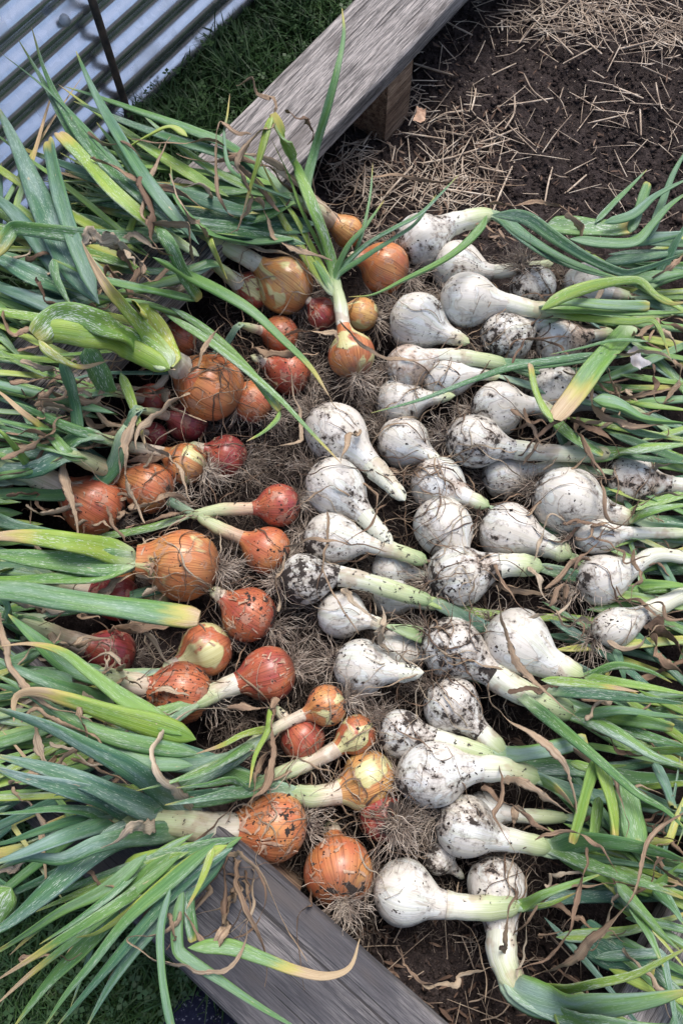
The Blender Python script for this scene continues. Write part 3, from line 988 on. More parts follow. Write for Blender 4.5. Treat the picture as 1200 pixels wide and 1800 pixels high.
    for q in range(nf):
        a0 = rng.uniform(0.1, 2.9)
        ax = rng.uniform(0.35, 1.15) if q % 2 else rng.uniform(-0.75, 1.0)
        sz = rm * rng.uniform(0.05, 0.17)
        og = Sq[0] * math.cos(a0) + Nq[0] * math.sin(a0)
        tg = np.cross(d, og)
        r0 = float(np.interp(ax * elong, ra, rr)) * rm
        ang = rng.uniform(0, 6.28)
        e1, e2 = d * math.cos(ang) + tg * math.sin(ang), -d * math.sin(ang) + tg * math.cos(ang)
        i0 = len(Vf)
        cl = rng.uniform(0.1, 0.55)
        for r_ in range(4):
            for c_ in range(3):
                P = C0_ + d * ax * elong * rm + og * (r0 + 0.0008) + e1 * sz * (r_ / 1.5 - 1) * rng.uniform(.8, 1.2) + e2 * sz * 0.36 * (c_ - 1) * rng.uniform(.3, 1.5) * (1 - 0.22 * r_)
                v = P - C0_ - d * ((P - C0_) @ d)
                al = (P - C0_) @ d / rm
                rs = float(np.interp(al, ra, rr)) * rm * 1.03 + 0.0008
                P = C0_ + d * ((P - C0_) @ d) + v / (np.linalg.norm(v) + 1e-9) * (rs + sz * cl * (r_ / 3) ** 2 + sz * 0.1 * (c_ == 1))
                Vf.append(P)
        Ff += [(i0 + r_ * 3 + c_, i0 + r_ * 3 + c_ + 1, i0 + r_ * 3 + c_ + 4, i0 + r_ * 3 + c_ + 3) for r_ in range(3) for c_ in range(2)]
    if nf:
        tag(mesh('skin_flake', Vf, Ff, M['flake' if not white else 'paper'], root), None, kind='stuff')
    # crumbs of soil stuck on the skin
    kc = int(34 * dirt)
    ang, aa = rng.normal(rng.uniform(0, 6.28), 0.9, kc), rng.normal(-0.25, 0.42, kc)
    aa = np.clip(aa, -0.9, 0.9)
    T_, S2, N2 = frames(np.array([C0_, C0_ + d]))
    rad = np.interp(aa * elong, ra, rr) * rm
    Cc = C0_ + np.outer(aa * rm * elong, d) + S2[0] * (rad * np.cos(ang))[:, None] + N2[0] * (rad * np.sin(ang))[:, None]
    if kc:
        crumbs('soil_crumb', Cc, np.exp(rng.normal(-6.75, 0.45, kc)), M['crumb'], parent=root)
    T = nc[-1] - nc[-2]
    T = T / np.linalg.norm(T)
    ON[key] = dict(root=root, end=nc[-1], dir=T, r=rm * nrr, C=C0_, d=d, rm=rm, white=white, auto=auto, spread=spread, neck=nc)
    return root


def path3(pts, layer, z0=None, neck=None):
    out = []
    for q, p in enumerate(pts):
        z = 0.1
        for _ in range(4):
            z = floor_z(at(p[0], p[1], z)) + 0.012 + 0.0125 * layer
        if len(p) > 2:
            z += p[2]
        if p[1] < 520 and p[0] < 460:                # in front of the corrugated metal
            z = max(z, on_wall(p[0], p[1])[2] + 0.05)
        out.append([p[0], p[1], z])
    if z0 is not None:
        out[0][2] = z0
        if len(out) > 3:
            out[1][2] = 0.5 * out[1][2] + 0.5 * max(z0, out[1][2] - 0.02)
    if neck is not None:                            # leave the neck at its own height, then settle onto what lies beneath
        F0 = at(*out[0])
        dd = np.linalg.norm((neck - F0)[:, :2], axis=1)
        q = int(dd.argmin())
        if dd[q] < 0.05:
            L = np.concatenate([[0], np.cumsum([math.hypot(out[i][0] - out[i - 1][0], out[i][1] - out[i - 1][1]) for i in range(1, len(out))])])
            for i in range(len(out)):
                f = sstep(0, 0.45 * L[-1], L[i])
                out[i][2] = (neck[q][2] + 0.004) * (1 - f) + out[i][2] * f
    return np.array([at(*p) for p in out])


def leaf(key, C, w, hue=0.3, tip=0.0, pale=0.4, flat=0.42, roll=None, blunt=False, base=0.75, name='leaf', sheath=0.0, near=False):
    """a hollow onion leaf along the world curve C, w metres wide"""
    n = len(C)
    u = np.linspace(0, 1, n)
    prof = (base + (1 - base) * np.clip(u / 0.2, 0, 1)) * (np.clip((1 - u) / 0.85, 0, 1) ** 0.62 if not blunt else np.clip((1.02 - u) / 0.06, 0, 1) ** 0.35)
    if not near:
        prof *= np.clip((u + 0.004) / 0.10, 0, 1) ** 0.6
    prof = np.maximum(prof, 0.05)
    prof[0] *= 0.15
    prof[1] *= 0.85
    a = w / 2 * prof * (1 + 0.05 * np.sin(u * 13 + rng.uniform(0, 6)))
    # a kinked leaf collapses where it bends
    T = np.gradient(C, axis=0)
    T /= np.linalg.norm(T, axis=1)[:, None] + 1e-9
    bend = np.concatenate([[0], np.arccos(np.clip((T[1:] * T[:-1]).sum(1), -1, 1))])
    fl = flat * np.clip(1 - bend * 1.6, 0.3, 1)
    b = np.minimum(a * fl, 0.0065)
    rl = (rng.normal(0, 0.25) if roll is None else roll) + np.linspace(0, rng.normal(0, 0.45), n)
    m = 12
    kd = rng.uniform(0.45, 0.95)
    V, F, th, L = tube_arrays(C, a, b, rl, m)
    # fold line along the upper side
    fold = rng.uniform(-0.15, 0.5)
    Tn, Sn, Nn = frames(C)
    crl, srl = np.cos(rl)[:, None], np.sin(rl)[:, None]
    V = V + np.repeat(-Sn * srl + Nn * crl, m, axis=0) * (np.repeat(a, m) * fold * (np.abs(np.cos(th)) - 0.5))[:, None]
    cr = np.repeat(C, m, axis=0)
    keel = np.where(np.abs(th - np.pi / 2) < 0.35, kd, 1.0)
    V = cr + (V - cr) * keel[:, None]
    g = {'st': np.stack([np.cos(th), np.sin(th), L * 18], 1), 'u': np.repeat(u, m)}
    o = mesh(name, V, F, M['leaf'], ON[key]['root'], g)
    return props(o, hue=hue, tip=tip, pale=pale, sheath=sheath)


def LF(key, pts, w, layer=3, hue=0.3, tip=0.0, pale=0.4, flat=0.42, blunt=False, join=False, roll=None, base=0.75, n=None):
    e = ON[key]
    C = path3(pts, layer, neck=e['neck'])
    if np.linalg.norm((e['neck'][-1] - C[0])[:2]) < 0.022:     # grows out of this onion's own neck
        nk = e['neck']
        C = np.vstack([nk[int(len(nk) * 0.55)], C[1:] if np.linalg.norm(C[1] - nk[-1]) > 0.02 else C[2:]])
        C = np.insert(C, 1, nk[-1], axis=0)
    wm = w * (0.86 if w < 33 else 1.0) * pxm(pts[len(pts) // 2][0], pts[len(pts) // 2][1], 0.12)
    C = spline(C, n or max(18, min(44, int(len(pts) * 8))))
    near = float(np.linalg.norm((e['neck'] - C[0])[:, :2], axis=1).min()) < 0.03
    return leaf(key, C, wm, hue, tip, pale, flat, roll, blunt, base, sheath=1.0 if near else 0.0, near=near)


def dry(key, C, w, hue=0.4, twist=2.0, name='dry_leaf'):
    n = len(C)
    u = np.linspace(0, 1, n)
    wav = 1 + 0.25 * np.sin(u * rng.uniform(9, 22) + rng.uniform(0, 6)) + rng.normal(0, 0.12, n)
    a = 0.38 * w * np.clip(np.minimum(u / 0.06 + 0.4, (1 - u) / 0.4 + 0.12), 0, 1) * wav
    b = np.maximum(a * rng.uniform(0.04, 0.10), 0.0003)
    roll = rng.uniform(0, 3) + twist * np.cumsum(np.abs(rng.normal(1, 0.8, n))) / n * rng.choice([-1, 1])
    m = 7
    V, F, th, L = tube_arrays(C, a, b, roll, m)
    fold = rng.uniform(-0.7, 0.7)
    Tn, Sn, Nn = frames(C)
    crl, srl = np.cos(roll)[:, None], np.sin(roll)[:, None]
    V = V + np.repeat(-Sn * srl + Nn * crl, m, axis=0) * (np.repeat(a, m) * fold * (np.abs(np.cos(th)) - 0.5))[:, None]
    V = V + rng.normal(0, 0.05, V.shape) * np.repeat(a, m)[:, None]
    o = mesh(name, V, F, M['dry'], ON[key]['root'], {'st': np.stack([np.cos(th), np.sin(th), L * 18], 1), 'u': np.repeat(u, m)})
    return props(o, hue=hue)


def DR(key, pts, w, layer=5, hue=0.4, twist=3.0, wig=0.0055):
    C = spline(path3(pts, layer * 0.82, neck=ON[key]['neck']), max(20, len(pts) * 9))
    n = len(C)
    k = np.cumsum(rng.normal(0, 1, (n, 3)), axis=0)
    for _ in range(3):
        k[1:-1] = (k[:-2] + k[1:-1] + k[2:]) / 3
    k -= np.linspace(0, 1, n)[:, None] * k[-1]
    C = C + k * wig / math.sqrt(n) * 2.0
    return dry(key, C, w * pxm(pts[0][0], pts[0][1], 0.12), hue, twist)


# --- white onions: pixel centre and radius, height level, neck, label
onion('W1', 738, 424, 47, 1.2, [(795, 394), (850, 380), (868, 378)], 'white onion by the bare soil, farthest of the white ones, thick pale neck', dirt=.55, tan=.1, nr=.42, auto=0, g1=.7)
onion('W2', 803, 470, 46, .6, [(860, 478), (920, 472), (972, 463)], 'white onion with a cut straight pale stalk under the farthest green leaf bundle', dirt=.4, tan=.5, auto=0, g1=.55)
onion('W3', 821, 527, 48, 2.0, [(885, 534), (940, 544), (1000, 545)], 'clean smooth white onion with long neck pointing right, beside the dark rooty one', dirt=.15, tan=.2, nr=.36, auto=2, elong=1.05)
onion('W4', 733, 566, 52, 1.3, [(790, 590), (825, 603)], 'big round white onion right of the small golden brown onion', dirt=.35, tan=.05, auto=0)
onion('W5', 888, 596, 47, 1.2, [(940, 568), (985, 566)], 'muddy speckled white onion under the long clean neck', dirt=.85, tan=.5, auto=1)
onion('W6', 936, 507, 42, .9, [(960, 550, -.03), (980, 590, -.05)], 'dirty white onion with its dark tuft of roots turned up', dirt=.9, tan=.25, auto=0, roots=1.4)
onion('W7', 1025, 503, 40, .9, [(1070, 515), (1110, 520)], 'small clean white onion half hidden by a yellowish leaf at the upper right', dirt=.35, tan=0, auto=2)
onion('W8', 981, 603, 43, 1.0, [(1035, 590), (1080, 582)], 'tan stained white onion with a dry stalk beside the muddy speckled one', dirt=.6, tan=.9, auto=2)
onion('W9', 716, 645, 40, 1.3, [(765, 630), (825, 630), (890, 640)], 'small tan skinned white onion whose neck turns green over its neighbour', dirt=.35, tan=.9, nr=.40, auto=2)
onion('W10', 785, 664, 36, 1.0, [(840, 658), (880, 662)], 'long slim clean white onion lying under a green leaf', elong=1.3, dirt=.1, tan=.1, auto=1)
onion('W11', 970, 690, 52, .5, [(1035, 706), (1080, 715), (1140, 735)], 'greyish white onion behind the folded yellow and green leaf', dirt=.6, tan=.3, auto=2)
onion('W12', 873, 720, 48, 1.2, [(920, 712), (955, 716), (975, 740)], 'round white onion with a short neck touching the greyish one behind the fold', dirt=.4, tan=.3, auto=2, g1=.4)
onion('W13', 702, 707, 44, .3, [(760, 700), (800, 695)], 'low white onion below the narrow green leaf tip', dirt=.5, tan=.3, auto=0)
onion('W14', 708, 777, 47, .9, [(750, 800), (780, 820)], 'white onion covered in dry roots right of the tilted slim one', dirt=.45, tan=.4, auto=0, roots=1.3)
onion('W15', 832, 776, 49, 1.7, [(900, 790), (980, 797), (1075, 797)], 'white onion with the longest straight neck, black soil on its crown', dirt=.7, tan=.5, nr=.34, auto=2, elong=1.05, g1=.5)
onion('W16', 590, 762, 53, 1.3, [(640, 805), (675, 840), (712, 880)], 'large tilted white onion below the green leaf tip, black flecks on its crown', dirt=.55, tan=.1, nr=.36, elong=1.2, auto=0, g1=.2)
onion('W17', 588, 857, 52, 1.2, [(630, 893), (662, 930), (690, 960)], 'white onion wrapped in dry threads left of the rusty ended one', dirt=.5, tan=.2, nr=.33, elong=1.1, auto=0, g1=.15)
onion('W18', 768, 850, 49, 1.0, [(815, 872), (860, 890)], 'white onion with a rust brown patch on its shoulder', dirt=.4, tan=.75, auto=1)
onion('W19', 778, 926, 52, 1.3, [(815, 985), (835, 1015)], 'egg shaped white onion with no neck in view, below the rusty one', elong=1.1, dirt=.25, tan=.35, auto=0)
onion('W20', 885, 838, 40, .3, [(930, 828), (975, 820), (1040, 826)], 'low white onion shaded beneath the longest straight neck', dirt=.4, tan=.2, auto=1, g1=.5)
onion('W21', 892, 934, 53, 1.1, [(950, 955), (1005, 978)], 'white onion with scratched tan marks left of the largest speckled one', dirt=.4, tan=.5, nr=.38, auto=1)
onion('W22', 996, 880, 61, 1.8, [(1060, 902), (1110, 912)], 'largest speckled white onion at the right with tapering neck', dirt=.5, tan=.3, elong=1.05, nr=.3, auto=2)
onion('W23', 1107, 845, 48, 1.6, [(1162, 852), (1215, 855)], 'white onion with a brown muddy face at the right edge', dirt=.8, tan=.85, auto=2, nr=.33, g1=.2)
onion('W24', 1048, 942, 33, 2.0, [(1110, 937), (1215, 937)], 'small pear shaped white onion with a thin straight stalk to the right edge', elong=1.3, dirt=.3, tan=.6, nr=.33, auto=1, g1=.5)
onion('W25', 1057, 1019, 44, 1.8, [(1110, 998), (1150, 976), (1215, 982)], 'clean white onion with an arching neck below the pear shaped one', elong=1.15, dirt=.3, tan=.25, nr=.33, auto=1, g1=.15)
onion('W26', 1078, 1105, 36, 2.0, [(1130, 1080), (1165, 1062), (1215, 1038)], 'long narrow white onion with spread roots and a neck rising to the right', elong=1.25, dirt=.35, tan=.25, nr=.46, auto=1, roots=1.2, g1=.35)
onion('W27', 803, 1012, 55, 1.9, [(868, 996), (915, 993), (955, 998)], 'big white onion with torn muddy skin and a ragged broken neck', dirt=.75, tan=.65, nr=.4, auto=1)
onion('W28', 583, 948, 48, 1.1, [(640, 955), (680, 964), (752, 988)], 'white onion with a straight neck turning pale green toward the torn one', elong=1.1, dirt=.6, tan=.15, nr=.33, auto=1, g1=.9)
onion('W29', 535, 1018, 45, 1.9, [(590, 1012), (640, 1022), (700, 1040), (760, 1058)], 'white onion with big black soil clods, farthest left of its rows', dirt=.95, tan=.3, nr=.4, auto=2, g1=.9)
onion('W30', 600, 1080, 44, .9, [(640, 1090), (680, 1100)], 'white onion spotted black below the one with soil clods', dirt=.65, tan=.2, auto=1)
onion('W31', 688, 998, 36, .4, [(735, 1010), (765, 1020)], 'small low white onion between two pale green necks', dirt=.6, tan=.1, auto=0)
onion('W32', 795, 1140, 56, 1.6, [(850, 1172), (895, 1205), (950, 1232), (1010, 1255)], 'muddy crowned white onion with a thick green leaf braid to the lower right', dirt=.85, tan=.45, nr=.42, elong=1.05, auto=3, g1=.95)
onion('W33', 907, 1128, 59, 1.7, [(965, 1165), (1025, 1192)], 'large clean white onion crossed by a brown dried leaf', dirt=.2, tan=.2, nr=.4, auto=2, g1=.6)
onion('W34', 634, 1172, 50, 1.6, [(700, 1182), (745, 1182)], 'white onion with a black soil cap and a torn white neck', dirt=.6, tan=.4, nr=.34, auto=0, g1=.1)
onion('W35', 700, 1140, 40, .2, [(745, 1150), (770, 1160)], 'low shaded white onion under roots beside the black capped one', dirt=.6, tan=.5, auto=1)
onion('W36', 793, 1240, 51, 1.4, [(845, 1288), (888, 1325)], 'white onion caked in grey mud with a clean blue white shoulder', dirt=.85, tan=.4, nr=.36, auto=2, g1=.6)
onion('W37', 705, 1290, 43, 1.5, [(762, 1297), (815, 1313), (872, 1330)], 'small very muddy white onion resting on the largest low one', dirt=1.0, tan=.3, nr=.4, auto=1, g1=.7)
onion('W38', 757, 1362, 58, 2.0, [(825, 1350), (885, 1352), (950, 1370)], 'bright white onion with crisp black specks and a broad peeling neck', elong=1.12, dirt=.6, tan=.1, nr=.38, auto=2, g1=.6)
onion('W39', 817, 1452, 53, 1.6, [(880, 1473), (925, 1482), (970, 1492)], 'white onion with a mud smeared underside above the small striped one', dirt=.5, tan=.4, elong=1.05, nr=.36, auto=2, g1=.8)
onion('W40', 770, 1505, 31, .7, [(800, 1530, -.01), (815, 1545, -.02)], 'smallest white onion, striped with soil in the dark gap', dirt=.8, tan=.1, auto=0, roots=.6)
onion('W41', 708, 1568, 55, 1.7, [(770, 1588), (840, 1596), (915, 1592)], 'nearest white onion, bell shaped with a long straight stalk', elong=1.0, dirt=.4, tan=.35, nr=.40, auto=2, g1=.6)
onion('W42', 872, 1558, 52, 1.0, [(880, 1630), (882, 1680), (905, 1738)], 'white onion standing behind the long straight stalk, neck bent toward us', dirt=.4, tan=.5, nr=.5, auto=0, g1=.5)
onion('W43', 1090, 968, 33, .5, [(1140, 960), (1200, 955)], 'hidden white onion under the pear shaped one', dirt=.2, tan=.1, auto=1)
onion('W44', 850, 1428, 36, .3, [(900, 1432), (950, 1436), (1000, 1437)], 'pale bare stalk of a low white onion in the shaded gap', dirt=.4, tan=.2, nr=.36, auto=1, g1=.2)
onion('W45', 690, 1048, 36, .2, [(735, 1060), (770, 1070)], 'low white onion buried in roots under the green neck', dirt=.6, tan=.4, auto=0)

# --- brown onions
onion('B1', 502, 503, 50, 1.7, [(452, 464), (410, 440), (372, 418), (345, 405)], 'large golden onion with a pale green top, farthest in the brown half', hue=.12, peel=.62, dirt=.2, nr=.32, auto=2, g1=.9)
onion('B2', 441, 511, 33, 1.4, [(412, 492), (394, 478), (375, 462)], 'small dark red onion with a pale green side touching the large golden one', hue=.75, peel=.85, dirt=.4, nr=.42, auto=2, g1=1.0)
onion('B3', 372, 682, 59, 2.0, [(325, 652), (302, 632), (285, 618)], 'biggest round orange onion with broad bright green leaves', hue=.33, peel=.28, dirt=.2, nr=.36, auto=0, g1=.9)
onion('B4', 312, 598, 34, .9, [(265, 575), (215, 550), (165, 530)], 'dusty brown onion behind the broad bright green leaves', hue=.6, peel=.1, dirt=.6, auto=1, g1=1.0)
onion('B5', 446, 706, 38, 1.0, [(410, 680), (385, 660)], 'copper onion tucked right of the biggest orange one', hue=.45, peel=.1, dirt=.5, auto=0)
onion('B6', 330, 742, 36, .5, [(285, 728), (240, 720)], 'magenta red onion shaded beneath the biggest orange one', hue=.95, peel=.1, dirt=.3, auto=2)
onion('B7', 328, 815, 37, 1.6, [(285, 796), (240, 788), (195, 775), (150, 762)], 'bright orange and yellow onion above the coppery pair', hue=.30, peel=.55, dirt=.4, nr=.32, auto=2, g1=1.0)
onion('B8', 264, 858, 45, 1.7, [(205, 832), (165, 815), (120, 797)], 'glossy copper brown onion with a dark dirt patch and dry papery neck', hue=.42, peel=.05, dirt=.6, nr=.38, auto=3, g1=.55)
onion('B9', 167, 890, 54, 1.6, [(105, 855), (45, 828), (-15, 805)], 'red orange onion nearest the left edge with a thick pale neck', hue=.55, peel=.4, dirt=.55, nr=.40, auto=3, g1=.75)
onion('B10', 491, 888, 39, 1.4, [(440, 894), (385, 896), (330, 908)], 'round red onion alone in the middle gap with a thin pale stalk', hue=.72, peel=.1, dirt=.75, nr=.30, auto=2, g1=.5)
onion('B11', 470, 968, 42, 1.4, [(425, 945), (385, 928), (345, 905)], 'pinkish orange onion with chipped skin just below the round red one', hue=.45, peel=.35, dirt=.6, nr=.3, auto=1, g1=.45)
onion('B12', 326, 993, 64, 2.3, [(262, 985), (240, 985)], 'largest golden onion with a brown cap and a cut green leaf collar', hue=.30, peel=.56, dirt=.35, nr=.42, auto=0, elong=.98, g1=.2)
onion('B13', 207, 1052, 40, .8, [(145, 1036), (95, 1020), (60, 1008)], 'crimson onion half hidden under the long flat green leaf', hue=.95, peel=.15, dirt=.3, nr=.4, auto=3, g1=.8)
onion('B14', 218, 1012, 22, .7, [(185, 1005), (160, 1000)], 'tiny orange onion showing below the green leaf collar', hue=.3, peel=.2, dirt=.3, auto=0, roots=.5)
onion('B15', 272, 1052, 25, .6, [(235, 1060), (210, 1065)], 'pale green peeled onion under the largest golden one', hue=.1, peel=1.6, dirt=.2, auto=0, roots=.5)
onion('B16', 438, 1080, 49, 1.3, [(400, 1055), (370, 1035)], 'brown onion with flaking tan skin beside the crumpled roots', hue=.58, peel=.3, dirt=.75, auto=1)
onion('B17', 362, 1142, 48, 1.5, [(318, 1165), (285, 1178)], 'copper onion with a big bare pale green patch', hue=.50, peel=.95, dirt=.25, auto=1)
onion('B18', 198, 1147, 42, .9, [(135, 1130), (75, 1108), (20, 1088)], 'dusky red onion with shredded skin nearest the left leaves', hue=.88, peel=.3, dirt=.5, nr=.42, auto=4, g1=.8)
onion('B19', 318, 1217, 57, 1.8, [(255, 1206), (205, 1195), (165, 1188)], 'orange red onion crusted with soil specks and a stout pale neck', hue=.5, peel=.15, dirt=.85, nr=.34, auto=3, g1=.5)
onion('B20', 473, 1184, 49, 1.4, [(415, 1202), (375, 1218), (335, 1240)], 'rosy onion with roots lying over it and a broad pale green neck', hue=.68, peel=.4, dirt=.4, nr=.38, auto=3, g1=.75)
onion('B21', 575, 1240, 36, 2.2, [(535, 1256), (500, 1272), (450, 1302), (415, 1330)], 'small orange and yellow onion sprinkled with black soil at the middle', hue=.36, peel=.6, dirt=.75, nr=.3, auto=2, g1=.8)
onion('B22', 532, 1298, 39, 1.5, [(500, 1262), (480, 1240)], 'smooth brick red onion under the small orange and yellow one', hue=.66, peel=.0, dirt=.15, auto=0, roots=.4)
onion('B23', 627, 1290, 35, 1.6, [(585, 1320), (545, 1340), (490, 1362), (440, 1390)], 'orange onion with a pale green blaze and a long green stalk', hue=.5, peel=.85, dirt=.4, nr=.40, auto=3, g1=1.0)
onion('B24', 650, 1371, 51, 1.2, [(600, 1395), (550, 1400), (510, 1392)], 'golden green onion with its root tuft toward the bright white one', hue=.10, peel=.75, dirt=.3, nr=.38, auto=3, g1=.75)
onion('B25', 672, 1436, 40, 1.5, [(640, 1420, -.03), (620, 1410, -.05)], 'dark purplish onion seen root end first, covered in dry roots', hue=.85, peel=.0, dirt=.9, auto=0, roots=1.6)
onion('B26', 482, 1452, 60, 2.7, [(415, 1456), (365, 1455), (320, 1447), (255, 1443), (195, 1443)], 'orange onion with ragged torn skin and the longest braid of blue green leaves', hue=.38, peel=.3, dirt=.8, nr=.42, auto=0, g1=.9)
onion('B27', 595, 1533, 60, 1.7, [(585, 1470, -.035), (580, 1440, -.06)], 'nearest brown onion, shiny copper with a pale flaking crown', hue=.40, peel=.45, dirt=.5, auto=0, nr=.3)
onion('B28', 676, 472, 44, 1.5, [(640, 455), (610, 450)], 'orange onion farthest up the middle beside two white ones', hue=.36, peel=.2, dirt=.2, auto=0)
onion('B29', 636, 553, 30, 1.3, [(600, 540), (580, 520)], 'small pale golden onion between the orange ones and the big round white one', hue=.08, peel=.75, dirt=.3, auto=0)
onion('B30', 618, 625, 42, 2.1, [(603, 570), (598, 535), (588, 490)], 'orange onion standing upright with half its skin peeled to pale green', hue=.40, peel=.9, dirt=.2, nr=.30, auto=0, g1=.9)
onion('B31', 567, 552, 28, 1.0, [(545, 530), (525, 515)], 'small red onion between the large golden and the upright ones', hue=.8, peel=.1, dirt=.4, auto=0)
onion('B32', 492, 588, 33, .5, [(455, 580), (420, 570)], 'shaded orange onion under the green leaf crossing the heap', hue=.5, peel=.2, dirt=.5, auto=1)
onion('B33', 508, 655, 40, .4, [(470, 640), (440, 625)], 'low dull pink onion buried in dry roots near the leaf tip', hue=.7, peel=.1, dirt=.8, auto=0, roots=1.4)
onion('B34', 398, 803, 38, .3, [(360, 790), (330, 780)], 'low dark red onion under the fan of roots by the coppery pair', hue=.85, peel=.1, dirt=.6, auto=0, roots=1.6)
onion('B35', 268, 706, 32, .5, [(225, 695), (185, 690)], 'dull pink onion showing below the bright green folded leaves', hue=.75, peel=.2, dirt=.5, auto=2)
onion('B36', 612, 408, 28, 1.2, [(580, 386), (545, 364), (512, 350)], 'small tan onion farthest from us with a straw coloured neck', hue=.15, peel=.2, dirt=.3, nr=.55, auto=2, g1=.75)
onion('B37', 272, 764, 22, .8, [(245, 758), (220, 752)], 'tiny magenta onion left of the bright orange and yellow one', hue=.95, peel=.1, dirt=.2, auto=1, roots=.4)

# --- leaves one can follow in the photograph, base to tip
L = LF
L('B1', [(325, 412), (250, 345), (175, 278), (120, 205), (80, 125), (56, 48)], 26, 6, .22, .03, .5)
L('B1', [(310, 412), (235, 350), (165, 285), (115, 215), (72, 135), (33, 70)], 26, 5, .25, .0, .5)
L('B1', [(235, 325), (185, 265), (140, 215), (95, 168), (50, 130), (0, 92)], 18, 6, .2, .0, .5)
L('B1', [(350, 430), (295, 365), (250, 305), (205, 232), (165, 160), (134, 90)], 27, 7, .15, .0, .6)
L('B2', [(350, 450), (275, 400), (205, 342), (150, 282), (104, 235)], 27, 7, .72, .12, .2, blunt=True)
L('B1', [(345, 420), (290, 370), (245, 320), (205, 260), (170, 215)], 20, 5, .35, .0, .4)
L('B4', [(175, 535), (135, 480), (95, 405), (62, 332), (30, 258), (-5, 185)], 46, 5, .05, .0, .9, flat=.3)
L('B4', [(170, 525), (150, 470), (128, 415), (103, 330), (86, 248)], 29, 7, .12, .03, .6, blunt=True)
L('B4', [(160, 535), (110, 475), (60, 415), (15, 365), (-30, 330)], 40, 4, .05, .0, .9, flat=.3)
L('B4', [(165, 530), (120, 512), (60, 485), (10, 460), (-30, 445)], 48, 4, .08, .0, .9, flat=.3)
L('B4', [(160, 535), (100, 540), (45, 520), (-20, 500)], 38, 3, .1, .0, .9, flat=.3)
L('B2', [(300, 418), (230, 418), (150, 415), (60, 404), (24, 402), (14, 415), (-8, 445)], 26, 7, .3, .0, .4, blunt=True)
L('B36', [(530, 360), (450, 292), (400, 255), (345, 232), (270, 205), (195, 178), (115, 152)], 26, 5, .32, .0, .3)
L('B36', [(530, 365), (445, 305), (390, 272), (320, 250), (235, 220), (130, 178)], 24, 4, .2, .0, .6)
L('B36', [(330, 240), (300, 222), (262, 238), (210, 268)], 18, 6, .85, .0, .1)
L('B36', [(560, 395), (480, 385), (400, 365), (300, 335), (190, 322), (115, 300)], 32, 3, .1, .0, .6)
L('B36', [(550, 405), (470, 400), (380, 395), (300, 378), (240, 360)], 30, 2, .2, .0, .5)
L('B36', [(520, 420), (440, 425), (370, 410), (310, 350), (300, 290)], 24, 3, .3, .0, .4)
L('B36', [(500, 350), (410, 302), (394, 240), (400, 200), (404, 165)], 12, 7, .25, .12, .5)
L('B36', [(545, 372), (538, 330), (552, 268), (575, 190), (593, 120), (604, 60), (601, 14)], 21, 8, .3, .06, .2)
L('B30', [(592, 505), (578, 445), (552, 372), (522, 298), (497, 240), (478, 200)], 25, 9, .55, .05, .2, blunt=True, flat=.5)
L('B30', [(478, 200), (470, 225), (455, 280), (440, 330), (426, 378)], 20, 9, .78, .25, .1)
L('B30', [(588, 512), (560, 460), (520, 385), (482, 330), (452, 268)], 17, 7, .8, .15, .1)
L('B30', [(586, 520), (545, 462), (505, 400), (478, 350), (448, 312)], 22, 6, .88, .10, .1)
L('B30', [(590, 500), (560, 430), (530, 370), (508, 310), (475, 240)], 10, 8, .55, .1, .2)
L('B30', [(585, 515), (560, 470), (530, 430), (500, 398)], 18, 5, .4, .0, .2)
L('B30', [(592, 480), (636, 436), (690, 402), (735, 378), (770, 345), (805, 308)], 17, 8, .2, .02, .6)
L('B30', [(592, 490), (640, 452), (690, 420), (730, 392), (766, 342)], 15, 7, .25, .02, .5)
L('B30', [(590, 470), (610, 435), (640, 400), (675, 352)], 15, 7, .4, .06, .3)
L('B30', [(618, 460), (636, 410), (650, 345), (655, 285)], 8, 8, .35, .1, .3)
L('B2', [(268, 452), (325, 482), (385, 512), (440, 545), (500, 600), (545, 645), (578, 695)], 29, 8.5, .4, .12, .3)
L('B4', [(290, 552), (350, 588), (420, 640), (490, 700), (545, 758), (600, 815)], 19, 8, .45, .12, .3)
L('B4', [(300, 540), (355, 575), (410, 622), (455, 672), (492, 722)], 17, 7, .45, .0, .3, blunt=True)
L('B4', [(492, 722), (486, 738), (462, 760), (433, 776)], 12, 7, .6, .15, .3)
L('B2', [(362, 395), (372, 430), (390, 470), (400, 492)], 20, 7.5, .88, .0, .1)
L('B2', [(275, 400), (300, 432), (322, 480), (350, 526)], 24, 7, .35, .0, .3, blunt=True)
L('B2', [(350, 528), (300, 518), (240, 505), (170, 488), (92, 455)], 25, 6, .35, .0, .3)
L('B2', [(92, 455), (100, 490), (115, 520), (128, 545)], 22, 6, .3, .1, .4)
L('B2', [(330, 560), (260, 535), (190, 525), (110, 505)], 26, 4, .45, .0, .3)
L('B3', [(305, 640), (262, 590), (222, 545), (190, 505), (165, 465), (144, 424)], 32, 9.5, .75, .40, .1, flat=.3, base=.95)
L('B3', [(300, 645), (245, 605), (180, 570), (130, 552), (100, 556), (62, 592)], 36, 9, .55, .0, .1, flat=.35, base=.9, blunt=True)
L('B3', [(300, 650), (225, 612), (150, 590), (88, 582), (70, 598)], 34, 8.5, .72, .0, .1, flat=.35, base=.9, blunt=True)
L('B3', [(68, 598), (82, 615), (108, 632), (145, 645), (192, 633)], 17, 9, .9, .45, .1)
L('B3', [(305, 645), (288, 600), (262, 560), (240, 538)], 36, 8, .88, .0, .0, flat=.25, base=.8, blunt=True)
L('B3', [(107, 630), (122, 670), (133, 715), (139, 775)], 22, 7.5, .15, .04, .3, blunt=True)
L('B3', [(212, 655), (230, 700), (246, 750), (258, 790)], 22, 6.5, .75, .3, .1)
